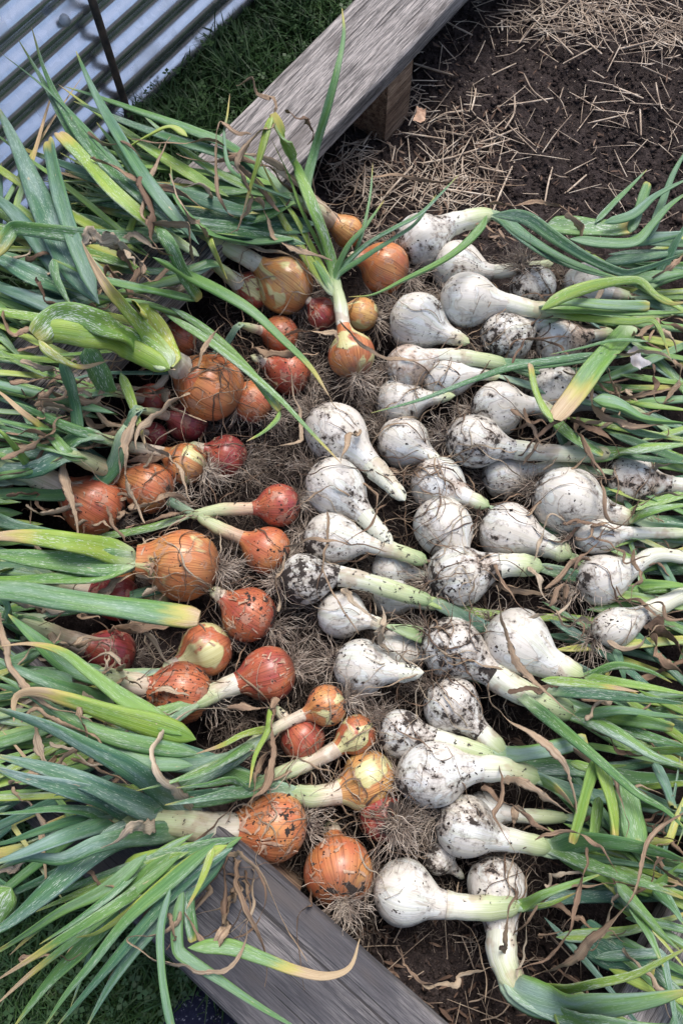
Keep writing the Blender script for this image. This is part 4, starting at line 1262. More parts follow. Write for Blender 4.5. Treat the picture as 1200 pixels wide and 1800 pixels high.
L('B3', [(150, 610), (172, 650), (190, 690)], 34, 5, .35, .0, .3, blunt=True, flat=.3)
L('B8', [(120, 800), (90, 765), (40, 725), (0, 690), (-20, 680)], 26, 5, .45, .45, .2)
L('B7', [(150, 765), (90, 738), (40, 715), (-20, 695)], 24, 4, .3, .0, .4)
L('B7', [(200, 775), (120, 760), (60, 752), (-20, 735)], 24, 5, .35, .0, .5)
L('B8', [(130, 800), (70, 785), (20, 770), (-20, 762)], 24, 5, .4, .0, .4)
L('B9', [(60, 830), (30, 790), (8, 765), (-15, 745)], 22, 6, .65, .0, .2)
L('B9', [(20, 815), (-10, 825), (-40, 830)], 40, 6, .5, .0, .3)
L('B12', [(242, 984), (190, 967), (120, 952), (60, 944), (0, 943), (-40, 955)], 46, 9.5, .74, .30, .0, flat=.3, base=.75)
L('B12', [(242, 986), (170, 990), (90, 985), (0, 975), (-40, 970)], 52, 8, .36, .0, .2, flat=.3, base=.7)
L('B12', [(240, 992), (170, 1010), (100, 1018), (30, 1020), (-40, 1015)], 46, 7, .42, .0, .2, flat=.3, base=.7)
L('B9', [(-40, 900), (10, 918), (60, 930), (120, 938)], 30, 6, .2, .0, .4)
L('B13', [(-60, 1036), (30, 1040), (110, 1053), (190, 1064), (280, 1077), (350, 1087)], 41, 9, .36, .10, .5, flat=.3, blunt=True, base=1)
L('B18', [(40, 1100), (10, 1060), (-25, 1030)], 40, 5, .3, .0, .3)
L('B19', [(320, 1292), (270, 1262), (210, 1222), (155, 1180), (110, 1146), (55, 1132), (0, 1136)], 33, 8, .5, .22, .1)
L('B20', [(345, 1300), (270, 1275), (190, 1252), (120, 1230), (60, 1216), (28, 1226), (25, 1268)], 40, 7.5, .66, .34, .1)
L('B20', [(350, 1325), (270, 1312), (180, 1290), (100, 1250), (30, 1205), (-20, 1180)], 32, 6, .35, .0, .4)
L('B20', [(340, 1345), (260, 1340), (180, 1305), (100, 1262), (30, 1235)], 28, 5, .35, .0, .5)
L('B19', [(170, 1190), (120, 1172), (60, 1120), (15, 1080)], 40, 6, .3, .0, .4)
L('B19', [(200, 1240), (130, 1215), (60, 1190), (-20, 1150)], 34, 5, .25, .0, .4)
L('B21', [(420, 1325), (360, 1350), (300, 1375), (240, 1390)], 18, 6, .5, .0, .2)
L('B21', [(480, 1280), (430, 1290), (390, 1310), (345, 1325)], 16, 7, .8, .3, .1)
L('B21', [(455, 1300), (400, 1335), (350, 1362), (290, 1378)], 22, 6, .35, .0, .3)
L('B23', [(450, 1385), (400, 1395), (350, 1405), (290, 1415)], 30, 5, .2, .0, .4)
L('B23', [(455, 1370), (410, 1372), (360, 1380), (310, 1385)], 26, 6, .3, .0, .4)
L('B22', [(490, 1250), (470, 1285), (448, 1330), (438, 1385)], 16, 8, .72, .15, .1)
# the blue green fan of the nearest left onion
L('B26', [(360, 1450), (300, 1402), (230, 1352), (150, 1310), (80, 1275), (-20, 1240)], 52, 9, .12, .0, .8, flat=.3, base=.55)
L('B26', [(300, 1438), (220, 1405), (140, 1370), (60, 1345), (-20, 1325)], 40, 8.5, .06, .0, .9, flat=.3, base=.6)
L('B26', [(250, 1440), (190, 1405), (120, 1385), (50, 1368), (-20, 1345)], 40, 9, .05, .0, .9, flat=.3, base=.7)
L('B26', [(215, 1440), (160, 1428), (100, 1422), (40, 1428), (-20, 1432)], 28, 8, .2, .0, .7, base=.7)
L('B26', [(200, 1443), (140, 1440), (70, 1460), (20, 1478), (-30, 1490)], 28, 8, .15, .0, .8)
L('B26', [(225, 1448), (160, 1455), (100, 1475), (40, 1500), (-30, 1525)], 40, 9, .08, .0, .9, flat=.3, base=.8)
L('B26', [(330, 1462), (250, 1468), (170, 1485), (110, 1510), (50, 1508), (-10, 1530)], 40, 8, .22, .0, .7, flat=.3, base=.5)
L('B26', [(300, 1452), (230, 1462), (160, 1500), (80, 1570), (20, 1620), (-30, 1650)], 50, 6, .12, .0, .7, flat=.3, base=.5)
L('B26', [(345, 1480), (270, 1545), (205, 1590), (125, 1640), (55, 1685), (-8, 1725)], 29, 8, .42, .2, .2)
L('B26', [(335, 1475), (265, 1512), (200, 1570), (130, 1622), (70, 1660)], 22, 6, .3, .0, .4)
L('B24', [(320, 1500), (220, 1580), (160, 1630), (95, 1680), (45, 1720), (-10, 1770)], 22, 5.5, .4, .3, .2)
L('B24', [(380, 1480), (300, 1550), (225, 1615), (165, 1690), (115, 1750), (75, 1810)], 26, 7, .34, .0, .3)
L('B24', [(260, 1500), (190, 1560), (110, 1600), (40, 1645), (-20, 1680)], 26, 5, .4, .1, .4)
L('B24', [(300, 1500), (215, 1590), (150, 1662), (88, 1725), (25, 1805)], 34, 4, .38, .0, .2, flat=.25)
L('B27', [(410, 1490), (345, 1530), (290, 1585), (225, 1660), (165, 1730), (95, 1810)], 28, 6, .12, .0, .5)
L('B27', [(400, 1500), (330, 1570), (250, 1655), (195, 1730), (150, 1810)], 32, 5, .15, .0, .5)
L('B27', [(400, 1485), (340, 1515), (285, 1555), (230, 1600), (170, 1640), (135, 1648)], 26, 6, .84, .05, .1)
L('B27', [(300, 1560), (283, 1630), (284, 1700), (292, 1760), (305, 1820)], 14, 7.5, .3, .0, .6, blunt=True)
L('B27', [(330, 1530), (332, 1600), (340, 1655)], 24, 5, .25, .0, .4, blunt=True)
L('B27', [(322, 1560), (312, 1620), (313, 1668), (322, 1680), (380, 1718), (450, 1765), (535, 1815)], 25, 6, .36, .0, .5)
L('B27', [(330, 1666), (400, 1664), (460, 1684), (520, 1706), (575, 1716), (615, 1700), (632, 1650)], 27, 6, .5, .5, .4)
L('B27', [(375, 1490), (355, 1545), (328, 1598)], 15, 8, .85, .2, .1)
L('B26', [(20, 1560), (-5, 1600), (-30, 1680)], 50, 4, .5, .0, .2)
L('B18', [(60, 1180), (120, 1200), (60, 1215), (-20, 1200)], 30, 3, .3, .0, .4)
# right hand leaves
L('W1', [(862, 378), (920, 382), (975, 418), (1035, 455), (1095, 480), (1112, 478), (1150, 466), (1215, 440)], 27, 8, .18, .0, .3)
L('W1', [(880, 385), (930, 420), (990, 455), (1050, 478), (1100, 492)], 26, 6, .2, .0, .3)
L('W1', [(868, 382), (905, 410), (960, 450), (1030, 478), (1085, 490)], 22, 5, .12, .0, .3)
L('W1', [(960, 395), (1020, 400), (1065, 403), (1108, 400)], 36, 6.5, .38, .10, .3, flat=.3, blunt=True)
L('W1', [(1105, 410), (1118, 380), (1130, 345), (1138, 322)], 20, 7, .3, .0, .4, blunt=True)
L('W1', [(1000, 420), (1060, 428), (1115, 425), (1145, 395), (1175, 362), (1212, 335)], 26, 7.5, .3, .0, .4)
L('W1', [(1045, 392), (1080, 355), (1110, 325), (1136, 298)], 14, 7, .25, .03, .4)
L('W1', [(1060, 392), (1110, 378), (1150, 345), (1212, 312)], 22, 8, .15, .0, .5)
L('W2', [(1100, 425), (1150, 418), (1215, 408)], 30, 5, .25, .0, .9)
L('W2', [(1060, 460), (1130, 452), (1215, 440)], 26, 4, .12, .0, .4)
L('W2', [(1140, 420), (1165, 350), (1185, 300), (1215, 250)], 18, 6, .15, .0, .4)
L('W7', [(1100, 495), (1150, 486), (1215, 478)], 34, 4, .35, .0, .4)
L('W7', [(1150, 500), (1190, 420), (1215, 380)], 26, 5, .1, .0, .4)
L('W3', [(950, 545), (990, 520), (1050, 500), (1110, 492), (1128, 496), (1150, 518), (1175, 533), (1215, 530)], 26, 9, .68, .12, .1)
L('W3', [(945, 540), (1000, 532), (1070, 536), (1140, 538)], 22, 8.5, .55, .0, .9, blunt=True)
L('W3', [(955, 545), (1030, 545), (1110, 550), (1215, 548)], 30, 8, .48, .0, .3)
L('W3', [(970, 550), (1040, 560), (1110, 566), (1146, 563), (1160, 582), (1176, 626)], 20, 8, .7, .08, .1)
L('W8', [(1110, 570), (1085, 600), (1045, 645), (1010, 695), (975, 738)], 36, 8.5, .48, .22, .2, blunt=True, flat=.3, base=.9)
L('W8', [(972, 740), (955, 718), (940, 685), (931, 640)], 18, 9, .72, .15, .1, blunt=True)
L('W8', [(1140, 600), (1080, 598), (1020, 612), (966, 623)], 9, 7, .3, .0, .2)
L('W9', [(1060, 620), (1000, 630), (900, 645), (830, 668), (740, 702), (652, 726)], 18, 7.5, .2, .0, .2)
L('W9', [(890, 640), (960, 640), (1030, 632), (1110, 625)], 28, 5, .25, .0, .2)
L('W11', [(1040, 702), (1085, 712), (1130, 735), (1215, 745)], 40, 7, .4, .0, 1.0, flat=.35)
L('W11', [(1090, 705), (1140, 712), (1215, 722)], 26, 7.5, .66, .0, .2)
L('W12', [(978, 742), (1010, 772), (1058, 800)], 28, 4, .45, .0, .3, blunt=True)
L('W11', [(1070, 730), (1120, 760), (1180, 770)], 24, 5, .25, .0, .3)
L('W15', [(1070, 797), (1130, 788), (1215, 780)], 36, 7, .55, .0, .3, base=.9)
L('W15', [(1060, 800), (1130, 805), (1215, 815)], 30, 5, .2, .0, .3)
L('W22', [(1105, 912), (1150, 896), (1215, 886)], 32, 6, .52, .0, .4, base=.9)
L('W25', [(1120, 1030), (1165, 1028), (1215, 1030)], 26, 4, .5, .0, .1)
L('W1', [(855, 378), (845, 400), (815, 432), (775, 460), (710, 492), (655, 518), (612, 522)], 25, 9, .42, .05, .2)
L('W26', [(1080, 1140), (1090, 1170), (1098, 1200)], 22, 3, .15, .0, .3)
L('W32', [(900, 1212), (975, 1272), (1050, 1335), (1120, 1395), (1170, 1425), (1215, 1470)], 29, 8.5, .32, .0, .1)
L('W32', [(955, 1212), (1030, 1218), (1110, 1226), (1215, 1238)], 28, 7, .15, .0, .3)
L('W32', [(1010, 1246), (1090, 1248), (1150, 1256), (1215, 1262)], 30, 8, .28, .0, .4)
L('W32', [(1020, 1256), (1085, 1290), (1150, 1330), (1215, 1352)], 36, 8, .42, .0, .6, base=.9)
L('W32', [(1060, 1268), (1130, 1292), (1215, 1315)], 32, 7.5, .35, .0, .3)
L('W32', [(1060, 1262), (1130, 1268), (1182, 1278)], 26, 8.2, .45, .0, .4, blunt=True)
L('W33', [(950, 1195), (1010, 1200), (1060, 1206), (1122, 1216)], 20, 9, .66, .32, .1)
L('W33', [(1020, 1194), (1090, 1200), (1150, 1210), (1215, 1222)], 28, 7, .6, .0, .1)
L('W33', [(1025, 1192), (1080, 1170), (1140, 1180), (1180, 1200)], 22, 5, .4, .05, .2)
L('W36', [(885, 1322), (940, 1322), (985, 1312), (1030, 1300)], 32, 5, .45, .0, .9, base=1, blunt=True)
L('W36', [(1048, 1328), (1032, 1380), (1018, 1430), (1003, 1482)], 26, 7, .62, .04, .2, blunt=True)
L('W36', [(1050, 1328), (1062, 1370), (1075, 1420), (1080, 1484)], 28, 7.5, .7, .12, .1, blunt=True)
L('W36', [(1052, 1400), (1046, 1440), (1040, 1482)], 24, 5, .55, .0, .1, blunt=True)
L('W38', [(1090, 1380), (1105, 1420), (1118, 1485)], 40, 6, .4, .0, .3, blunt=True, flat=.3)
L('W38', [(1150, 1340), (1168, 1380), (1182, 1420)], 30, 5, .1, .0, .8, blunt=True)
L('W38', [(950, 1372), (985, 1392), (1008, 1420)], 34, 6, .5, .3, .9, flat=.3)
L('W38', [(1000, 1340), (1040, 1350), (1100, 1345)], 20, 4, .6, .0, .2)
L('W39', [(955, 1488), (1010, 1480), (1070, 1480), (1140, 1492), (1215, 1516)], 42, 8, .3, .0, .2, flat=.3, base=.7)
L('W39', [(960, 1495), (1030, 1518), (1090, 1540), (1150, 1560), (1215, 1585)], 32, 7, .38, .08, .3)
L('W39', [(1075, 1555), (1110, 1600), (1140, 1645), (1165, 1700)], 38, 7.5, .4, .0, .7, flat=.3)
L('W39', [(1082, 1552), (1130, 1605), (1165, 1645), (1195, 1672)], 26, 7, .45, .0, .4)
L('W39', [(1150, 1560), (1185, 1600), (1200, 1625)], 30, 4, .3, .0, .8)
L('W41', [(905, 1592), (955, 1572), (1010, 1552), (1060, 1535)], 26, 6, .55, .0, .3)
L('W41', [(905, 1594), (960, 1590), (1015, 1568)], 20, 5, .7, .1, .2)
L('W41', [(1020, 1655), (1070, 1680), (1110, 1690), (1150, 1705)], 44, 1, .0, .0, .1, flat=.25, blunt=True)
L('W41', [(1020, 1630), (1080, 1660), (1130, 1700)], 40, 1, .05, .0, .1, flat=.25)
L('W42', [(905, 1742), (970, 1740), (1040, 1730), (1110, 1714), (1160, 1690), (1215, 1662)], 28, 10, .72, .0, .1, base=1)
L('W42', [(905, 1745), (980, 1765), (1060, 1768), (1140, 1758), (1215, 1740)], 64, 9, .45, .0, .8, flat=.3, base=.55)
L('W42', [(915, 1752), (980, 1780), (1060, 1798), (1140, 1806), (1220, 1805)], 36, 8.5, .42, .0, .7, base=.8)
L('W42', [(970, 1775), (980, 1800), (1000, 1840)], 14, 5, .75, .0, .1)

# --- dried leaves one can follow
D = DR
D('W42', [(908, 1742), (950, 1712), (1000, 1680), (1050, 1625), (1090, 1580), (1120, 1530), (1140, 1490), (1165, 1450), (1205, 1425)], 20, 11, .45, 5)
D('W33', [(872, 1030), (885, 1080), (905, 1135), (920, 1180), (955, 1215), (985, 1245), (1020, 1268)], 15, 10.5, .35, 4)
D('W32', [(853, 1190), (860, 1228), (905, 1265), (950, 1300), (985, 1340), (1000, 1380), (1012, 1430)], 16, 9.5, .3, 3)
D('W36', [(940, 1305), (985, 1300), (1030, 1325), (1065, 1355), (1085, 1400), (1098, 1475)], 14, 9.5, .5, 4)
D('W38', [(880, 1370), (920, 1375), (965, 1405), (1005, 1430)], 20, 8, .3, 2)
D('W38', [(845, 1385), (880, 1400), (920, 1430), (965, 1460), (975, 1465)], 12, 8, .65, 4)
D('W38', [(870, 1340), (872, 1400), (880, 1450), (905, 1500)], 10, 9, .6, 5)
D('W42', [(1030, 1490), (1018, 1545), (1000, 1600), (988, 1650), (960, 1680), (905, 1705)], 11, 9, .7, 6)
D('W42', [(880, 1690), (895, 1640), (900, 1580), (905, 1550)], 14, 8, .5, 5)
D('W42', [(895, 1650), (935, 1605), (985, 1560), (1055, 1555), (1095, 1555)], 13, 8, .5, 4)
D('W42', [(940, 1475), (985, 1472), (1040, 1485), (1085, 1535)], 10, 9.5, .6, 5)
D('W41', [(745, 1732), (790, 1742), (830, 1720), (868, 1700)], 12, 1, .25, 2)
D('W41', [(700, 1665), (720, 1720), (745, 1745), (770, 1740)], 7, 1, .6, 4)
D('B26', [(375, 1455), (345, 1425), (315, 1385), (290, 1345), (283, 1310), (305, 1270), (345, 1245), (400, 1245)], 19, 10.5, .1, 2)
D('B26', [(400, 1245), (450, 1250), (490, 1240)], 17, 10, .6, 3)
D('B26', [(275, 1450), (225, 1462), (205, 1480), (175, 1492)], 24, 9.5, .1, 2)
D('B26', [(330, 1478), (345, 1500), (395, 1500), (440, 1520), (470, 1570), (510, 1640), (540, 1690)], 9, 9, .4, 4)
D('B26', [(380, 1500), (415, 1520), (432, 1570), (455, 1640), (472, 1690), (465, 1735)], 13, 7, .6, 4)
D('B26', [(425, 1535), (415, 1590), (385, 1640), (352, 1662), (335, 1640), (322, 1600)], 20, 7, .45, 3)
D('B27', [(318, 1600), (300, 1626), (262, 1636), (218, 1642), (250, 1662), (310, 1685), (370, 1703), (410, 1690), (436, 1640), (438, 1615)], 11, 8, .3, 3)
D('B27', [(305, 1605), (300, 1640), (292, 1670)], 10, 7, .5, 3)
D('B27', [(540, 1540), (530, 1610), (536, 1680), (535, 1740)], 9, 5, .7, 4)
D('B24', [(150, 1530), (185, 1550), (205, 1580), (212, 1612)], 12, 6, .6, 3)
D('B24', [(60, 1690), (40, 1705), (60, 1708), (100, 1705), (145, 1675)], 10, 6, .55, 4)
D('B26', [(0, 1535), (40, 1510), (70, 1490)], 14, 9, .2, 2)
D('B22', [(490, 1225), (480, 1270), (488, 1320), (470, 1370), (432, 1420)], 18, 9.5, .55, 4)
D('B22', [(485, 1330), (485, 1370), (480, 1410)], 10, 9, .6, 3)
D('B23', [(470, 1300), (465, 1340), (450, 1365), (440, 1420)], 14, 9, .5, 4)
D('B19', [(0, 1080), (10, 1160), (40, 1205), (90, 1240), (140, 1255)], 15, 8.5, .35, 3)
D('B20', [(150, 1225), (150, 1260), (148, 1310), (150, 1325)], 14, 9, .45, 3)
D('B20', [(40, 1265), (60, 1258), (110, 1280), (160, 1300), (180, 1330), (200, 1350)], 12, 8.5, .45, 4)
D('B19', [(205, 1195), (212, 1165), (190, 1150), (155, 1165)], 16, 8.5, .1, 1)
D('B9', [(103, 785), (112, 840), (128, 890), (140, 950)], 20, 9, .35, 2)
D('B8', [(240, 730), (222, 790), (225, 850), (232, 890), (255, 920)], 19, 9.5, .3, 3)
D('B8', [(0, 808), (50, 780), (90, 760), (105, 735), (118, 730)], 12, 9, .5, 4)
D('B8', [(10, 760), (60, 752), (90, 770), (150, 760)], 10, 8.5, .6, 5)
D('B3', [(255, 780), (285, 800), (310, 830), (335, 880)], 14, 8.5, .3, 2)
D('B3', [(335, 690), (300, 720), (265, 750), (240, 790)], 16, 10, .25, 3)
D('B3', [(310, 650), (250, 625), (215, 615), (180, 612)], 24, 7.5, .15, 2)
D('B3', [(345, 620), (342, 585), (320, 570), (285, 560), (270, 562)], 11, 8, .3, 3)
D('B3', [(330, 655), (355, 635), (372, 600), (385, 575), (395, 568)], 11, 9.5, .45, 4)
D('B3', [(144, 424), (165, 420), (200, 432), (235, 447), (247, 458)], 26, 10, .12, .8)
D('B3', [(247, 458), (243, 480), (238, 495)], 13, 9.5, .45, 2)
D('B3', [(65, 485), (70, 505), (85, 525), (110, 540)], 9, 8, .9, 4)
D('B2', [(155, 232), (175, 245), (230, 260), (250, 282)], 7, 8.5, .6, 4)
D('B2', [(160, 280), (200, 295), (260, 320), (310, 345), (360, 370)], 13, 9, .6, 4)
D('B2', [(355, 368), (362, 340), (350, 320), (320, 330)], 12, 9, .1, 2)
D('B2', [(370, 425), (350, 385), (330, 370), (305, 325), (298, 305)], 15, 9.5, .3, 3)
D('B1', [(340, 460), (330, 410), (320, 390), (258, 380), (250, 335), (252, 300), (275, 262), (300, 240)], 15, 9.5, .35, 3)
D('B2', [(250, 310), (262, 370), (282, 430), (305, 450)], 20, 9, .8, 1)
D('B36', [(495, 375), (440, 300), (400, 262), (360, 240), (320, 250), (280, 250), (230, 245)], 11, 8.5, .55, 4)
D('B36', [(520, 345), (470, 290), (420, 270), (370, 275), (310, 270)], 10, 8, .6, 5)
D('B36', [(580, 372), (530, 330), (490, 290), (440, 272), (390, 265)], 13, 8, .3, 4)
D('B36', [(600, 390), (560, 350), (520, 320), (480, 290)], 14, 8.5, .15, 3)
D('B30', [(478, 200), (470, 178), (455, 165), (440, 150), (436, 140), (415, 150)], 9, 10, .5, 3)
D('B30', [(478, 205), (460, 240), (430, 270), (420, 290), (435, 330), (440, 345)], 12, 10.5, .4, 4)
D('B30', [(447, 235), (420, 232), (390, 215), (383, 230), (385, 300), (395, 345), (412, 380)], 9, 9.5, .5, 4)
D('B30', [(440, 345), (445, 350), (425, 385), (402, 410)], 13, 10, .35, 2)
D('B36', [(500, 190), (530, 205), (545, 235), (540, 255)], 12, 8, .8, 4)
D('B1', [(380, 418), (440, 425), (500, 438), (530, 455), (560, 500)], 12, 8.5, .25, 3)
D('B30', [(450, 350), (475, 395), (505, 430), (545, 445), (584, 458)], 18, 9.5, .35, 2)
D('B33', [(500, 590), (530, 575), (570, 578), (585, 600), (580, 620)], 12, 6, .3, 3)
D('B33', [(440, 612), (490, 625), (545, 622), (560, 620)], 18, 5, .5, 4)
D('B33', [(505, 640), (512, 700), (528, 760), (530, 775), (480, 782), (433, 782)], 10, 5, .3, 3)
D('W9', [(598, 565), (640, 600), (680, 625), (720, 630), (790, 615)], 9, 9.5, .4, 3)
D('W16', [(630, 760), (612, 770), (600, 800), (598, 815)], 14, 9, .3, 2)
D('W17', [(640, 850), (655, 890), (640, 930), (600, 960)], 6, 9, .6, 4)
D('W29', [(500, 965), (540, 960), (590, 970), (640, 965), (680, 970)], 8, 9.5, .45, 4)
D('W29', [(575, 900), (570, 960), (565, 1010), (590, 1060), (620, 1100), (630, 1115)], 8, 10, .45, 4)
D('W29', [(488, 1080), (482, 1020), (500, 970)], 9, 7, .35, 3)
D('W29', [(610, 1030), (630, 1055), (655, 1085)], 14, 9, .12, 2)
D('W30', [(680, 1150), (670, 1120), (690, 1090), (695, 1070)], 16, 7, .2, 3)
D('W34', [(655, 1130), (665, 1100), (675, 1080), (670, 1065)], 16, 7, .1, 2)
D('W27', [(940, 995), (945, 1020), (965, 1058)], 20, 8.5, .15, 1)
D('W27', [(880, 1035), (870, 990), (900, 1050), (935, 1080)], 10, 8, .6, 4)
D('W12', [(1035, 680), (1050, 720), (1090, 740), (1130, 752), (1165, 748)], 18, 8.5, .5, 3)
D('W8', [(1040, 660), (1060, 625), (1100, 615), (1150, 622), (1185, 640)], 14, 9, .25, 2)
D('W8', [(1062, 645), (1075, 680), (1088, 700)], 12, 8, .3, 1)
D('W8', [(900, 640), (930, 605), (980, 592), (1000, 590)], 8, 7, .75, 4)
D('W11', [(1050, 695), (1110, 700), (1150, 690), (1200, 672)], 12, 8, .6, 4)
D('W12', [(1005, 735), (1030, 752), (1060, 765), (1080, 790), (1088, 800)], 14, 7, .75, 4)
D('W12', [(1012, 735), (1025, 790), (1045, 820), (1065, 850)], 12, 8.5, .6, 4)
D('W12', [(900, 720), (930, 750), (955, 785)], 11, 8, .5, 4)
D('W3', [(1150, 565), (1165, 600), (1188, 620)], 14, 7.5, .35, 2)
D('W1', [(990, 375), (1015, 390), (1030, 420), (1058, 448)], 16, 9.5, .45, 1)
D('W2', [(1140, 490), (1170, 465), (1205, 445)], 14, 5, .5, 3)
D('W22', [(1040, 800), (1060, 860), (1060, 900), (1110, 920), (1120, 905)], 9, 8, .55, 4)
D('W22', [(1108, 908), (1120, 885), (1160, 870), (1205, 868)], 9, 9, .35, 2)
D('W25', [(1120, 965), (1130, 990), (1140, 1010), (1112, 1030), (1105, 1060)], 10, 8, .55, 4)
D('W26', [(1125, 1100), (1150, 1110), (1180, 1140), (1215, 1170)], 34, 4, .75, 3)
D('W26', [(1140, 1115), (1160, 1160), (1205, 1190)], 22, 3.5, .6, 4)
D('W1', [(640, 310), (700, 305), (780, 315), (850, 312), (925, 325)], 9, 1, .5, 4)
D('W1', [(860, 360), (920, 368), (980, 372), (1005, 378)], 11, 3, .55, 4)
D('W2', [(800, 380), (830, 385), (860, 400), (900, 430)], 10, 2, .55, 4)
def fill(key, x, y, a, ln, w, lay, bend=.3):
    hue, tip = float(np.clip(rng.normal(.44, .25), 0, 1)), float(rng.choice([0, 0, 0, .12, .3]))
    if rng.random() < .12:
        hue, tip = rng.uniform(.7, 1), rng.uniform(.15, .5)
    cv = rng.normal(0, 0.16)
    kink = rng.random() < bend
    kt, ka = rng.uniform(.35, .8), rng.choice([-1, 1]) * rng.uniform(.4, 1.7)
    pts, px, py, aa = [(x, y)], x, y, a
    n = 8
    for i in range(n):
        if kink and i == int(kt * n):
            pts.append((px + 3 * math.cos(aa + ka / 2), py + 3 * math.sin(aa + ka / 2)))
            aa += ka
        aa += cv / n + rng.normal(0, .025)
        px, py = px + ln / n * math.cos(aa), py + ln / n * math.sin(aa)
        pts.append((px, py))
    LF(key, pts, w, lay, hue, tip, rng.uniform(0, .8), rng.uniform(.22, .5), base=.7, n=34)


for q in range(135):
    y = rng.uniform(430, 1420)
    x = rng.uniform(0, 320 if y < 620 else 220 if y < 810 else 80 if y < 960 else 120 if y < 1190 else 300)
    f = min(1, max(0, (y - 440) / 980))
    a = math.pi + (0.45 - 0.8 * f if y < 900 else 0.1 - 0.5 * (y - 900) / 520) + rng.normal(0, 0.2)
    k_ = ('B2', 'B4', 'B35', 'B8', 'B9', 'B13', 'B18', 'B19', 'B20', 'B23')[min(9, int((y - 430) / 99))]
    fill(k_, x, y, a, rng.uniform(330, 600), rng.uniform(13, 26), rng.uniform(0.1, 2.4))
for q in range(26):
    fill(('B36', 'B1', 'B2')[q % 3], rng.uniform(380, 560), rng.uniform(325, 430), math.pi + rng.normal(.22, .13), rng.uniform(260, 420), rng.uniform(16, 30), rng.uniform(.2, 2.4), 0)
for q in range(9):
    fill(('B24', 'B27', 'B23')[q % 3], rng.uniform(330, 440), rng.uniform(1462, 1498), math.pi - rng.uniform(.2, .75), rng.uniform(260, 420), rng.uniform(18, 30), rng.uniform(1, 4), .1)
for q in range(105):
    y = rng.uniform(400, 1740)
    x = rng.uniform(950, 1120) if y > 560 else rng.uniform(1000, 1130)
    a = rng.normal(0.12 + 0.25 * (y > 1150), 0.25)
    k_ = ('W2', 'W7', 'W8', 'W11', 'W15', 'W22', 'W25', 'W26', 'W33', 'W36', 'W38', 'W39', 'W42')[min(12, int((y - 400) / 103))]
    fill(k_, x, y, a, rng.uniform(260, 440), rng.uniform(14, 26), rng.uniform(0, 2.6))
for q in range(9):
    x, y, a = rng.uniform(350, 450), rng.uniform(1490, 1540), rng.uniform(.6, 2.3)
    D(('B26', 'B27')[q % 2], [(x + 45 * t * math.cos(a + .25 * t) + rng.normal(0, 8), y + 45 * t * math.sin(a + .25 * t)) for t in range(4)], rng.uniform(6, 13), 2.5, rng.uniform(.2, .9), 4)
for q in range(100):
    x, y = rng.uniform(0, 260), rng.uniform(430, 1400)
    a = rng.uniform(-0.8, 0.8)
    k_ = ('B2', 'B4', 'B35', 'B8', 'B9', 'B13', 'B18', 'B19', 'B20')[min(8, int((y - 430) / 108))]
    ln = rng.uniform(60, 150)
    D(k_, [(x + ln * t * math.cos(a) + rng.normal(0, 9), y + ln * t * math.sin(a) + rng.normal(0, 9)) for t in (0, .33, .66, 1)], rng.uniform(7, 20), rng.uniform(2, 5.5), rng.uniform(.0, .7), rng.uniform(1, 5))
for q in range(70):
    x, y = rng.uniform(900, 1150), rng.uniform(560, 1700)
    a = rng.uniform(-1.1, 1.1)
    k_ = ('W8', 'W11', 'W15', 'W22', 'W25', 'W26', 'W33', 'W36', 'W38', 'W39', 'W42')[min(10, int((y - 560) / 104))]
    ln = rng.uniform(60, 150)
    D(k_, [(x + ln * t * math.cos(a) + rng.normal(0, 12), y + ln * t * math.sin(a) + rng.normal(0, 12)) for t in (0, .33, .66, 1)], rng.uniform(5, 14), rng.uniform(2, 6), rng.uniform(.1, .9), rng.uniform(1, 6))

# the rest of each onion's leaves, fanned out from its neck and lying on what is beneath
def auto_leaves(key):
    e = ON[key]
    for q in range(e['auto']):
        d0 = e['dir'].copy(); d0[2] = 0
        d0 /= np.linalg.norm(d0) + 1e-9
        home = np.array([1.0, -0.12 + rng.normal(0, 0.1), 0]) if e['white'] else np.array([-1.0, 0.0 + rng.normal(0, 0.1), 0])
        a = rng.normal(0, e['spread'])
        Lf = rng.uniform(0.26, 0.46)
        P = e['end'].copy()
        lay = rng.uniform(0, 1.2)
        C = [e['neck'][int(len(e['neck']) * rng.uniform(0.35, 0.8))], P.copy()]
        dd = d0
        st = Lf / 8
        hom = home + np.array([-home[1], home[0], 0]) * math.tan(max(-1, min(1, a)))
        hom /= np.linalg.norm(hom)
        for s_ in range(8):
            dd = dd * 0.62 + hom * 0.38 + np.append(rng.normal(0, 0.07, 2), 0)
            dd /= np.linalg.norm(dd)
            P = P + dd * st
            zt = floor_z(P) + 0.008 + 0.0125 * lay
            P[2] = P[2] * 0.45 + zt * 0.55
            C.append(P.copy())
        C = np.array(C)
        kd = rng.random()
        if kd < 0.16:
            dry(key, spline(C, 34) + rng.normal(0, 0.0012, (34, 3)), rng.uniform(0.006, 0.014), rng.uniform(0.05, 0.7), rng.uniform(1, 7))
        else:
            leaf(key, spline(C, 26), rng.uniform(0.013, 0.026), float(np.clip(rng.normal(0.25, 0.2), 0, 0.8)), rng.choice([0, 0.08, 0.2, 0.35]), rng.uniform(0, 0.8), rng.uniform(0.3, 0.55), sheath=0.8)


for k_ in list(ON):
    auto_leaves(k_)

# fine dead leaf threads that trail over the heap, each from the onion it hangs on
ks = list(ON)
HC = np.array([e['C'] for e in ON.values()])
HR = np.array([e['rm'] for e in ON.values()])


def heap_z(P):
    dd = HR ** 2 - ((HC[:, :2] - P[:2]) ** 2).sum(1)
    z = np.where(dd > 0, HC[:, 2] + np.sqrt(np.maximum(dd, 0)), 0)
    return max(float(z.max()), floor_z(P) - 0.01)


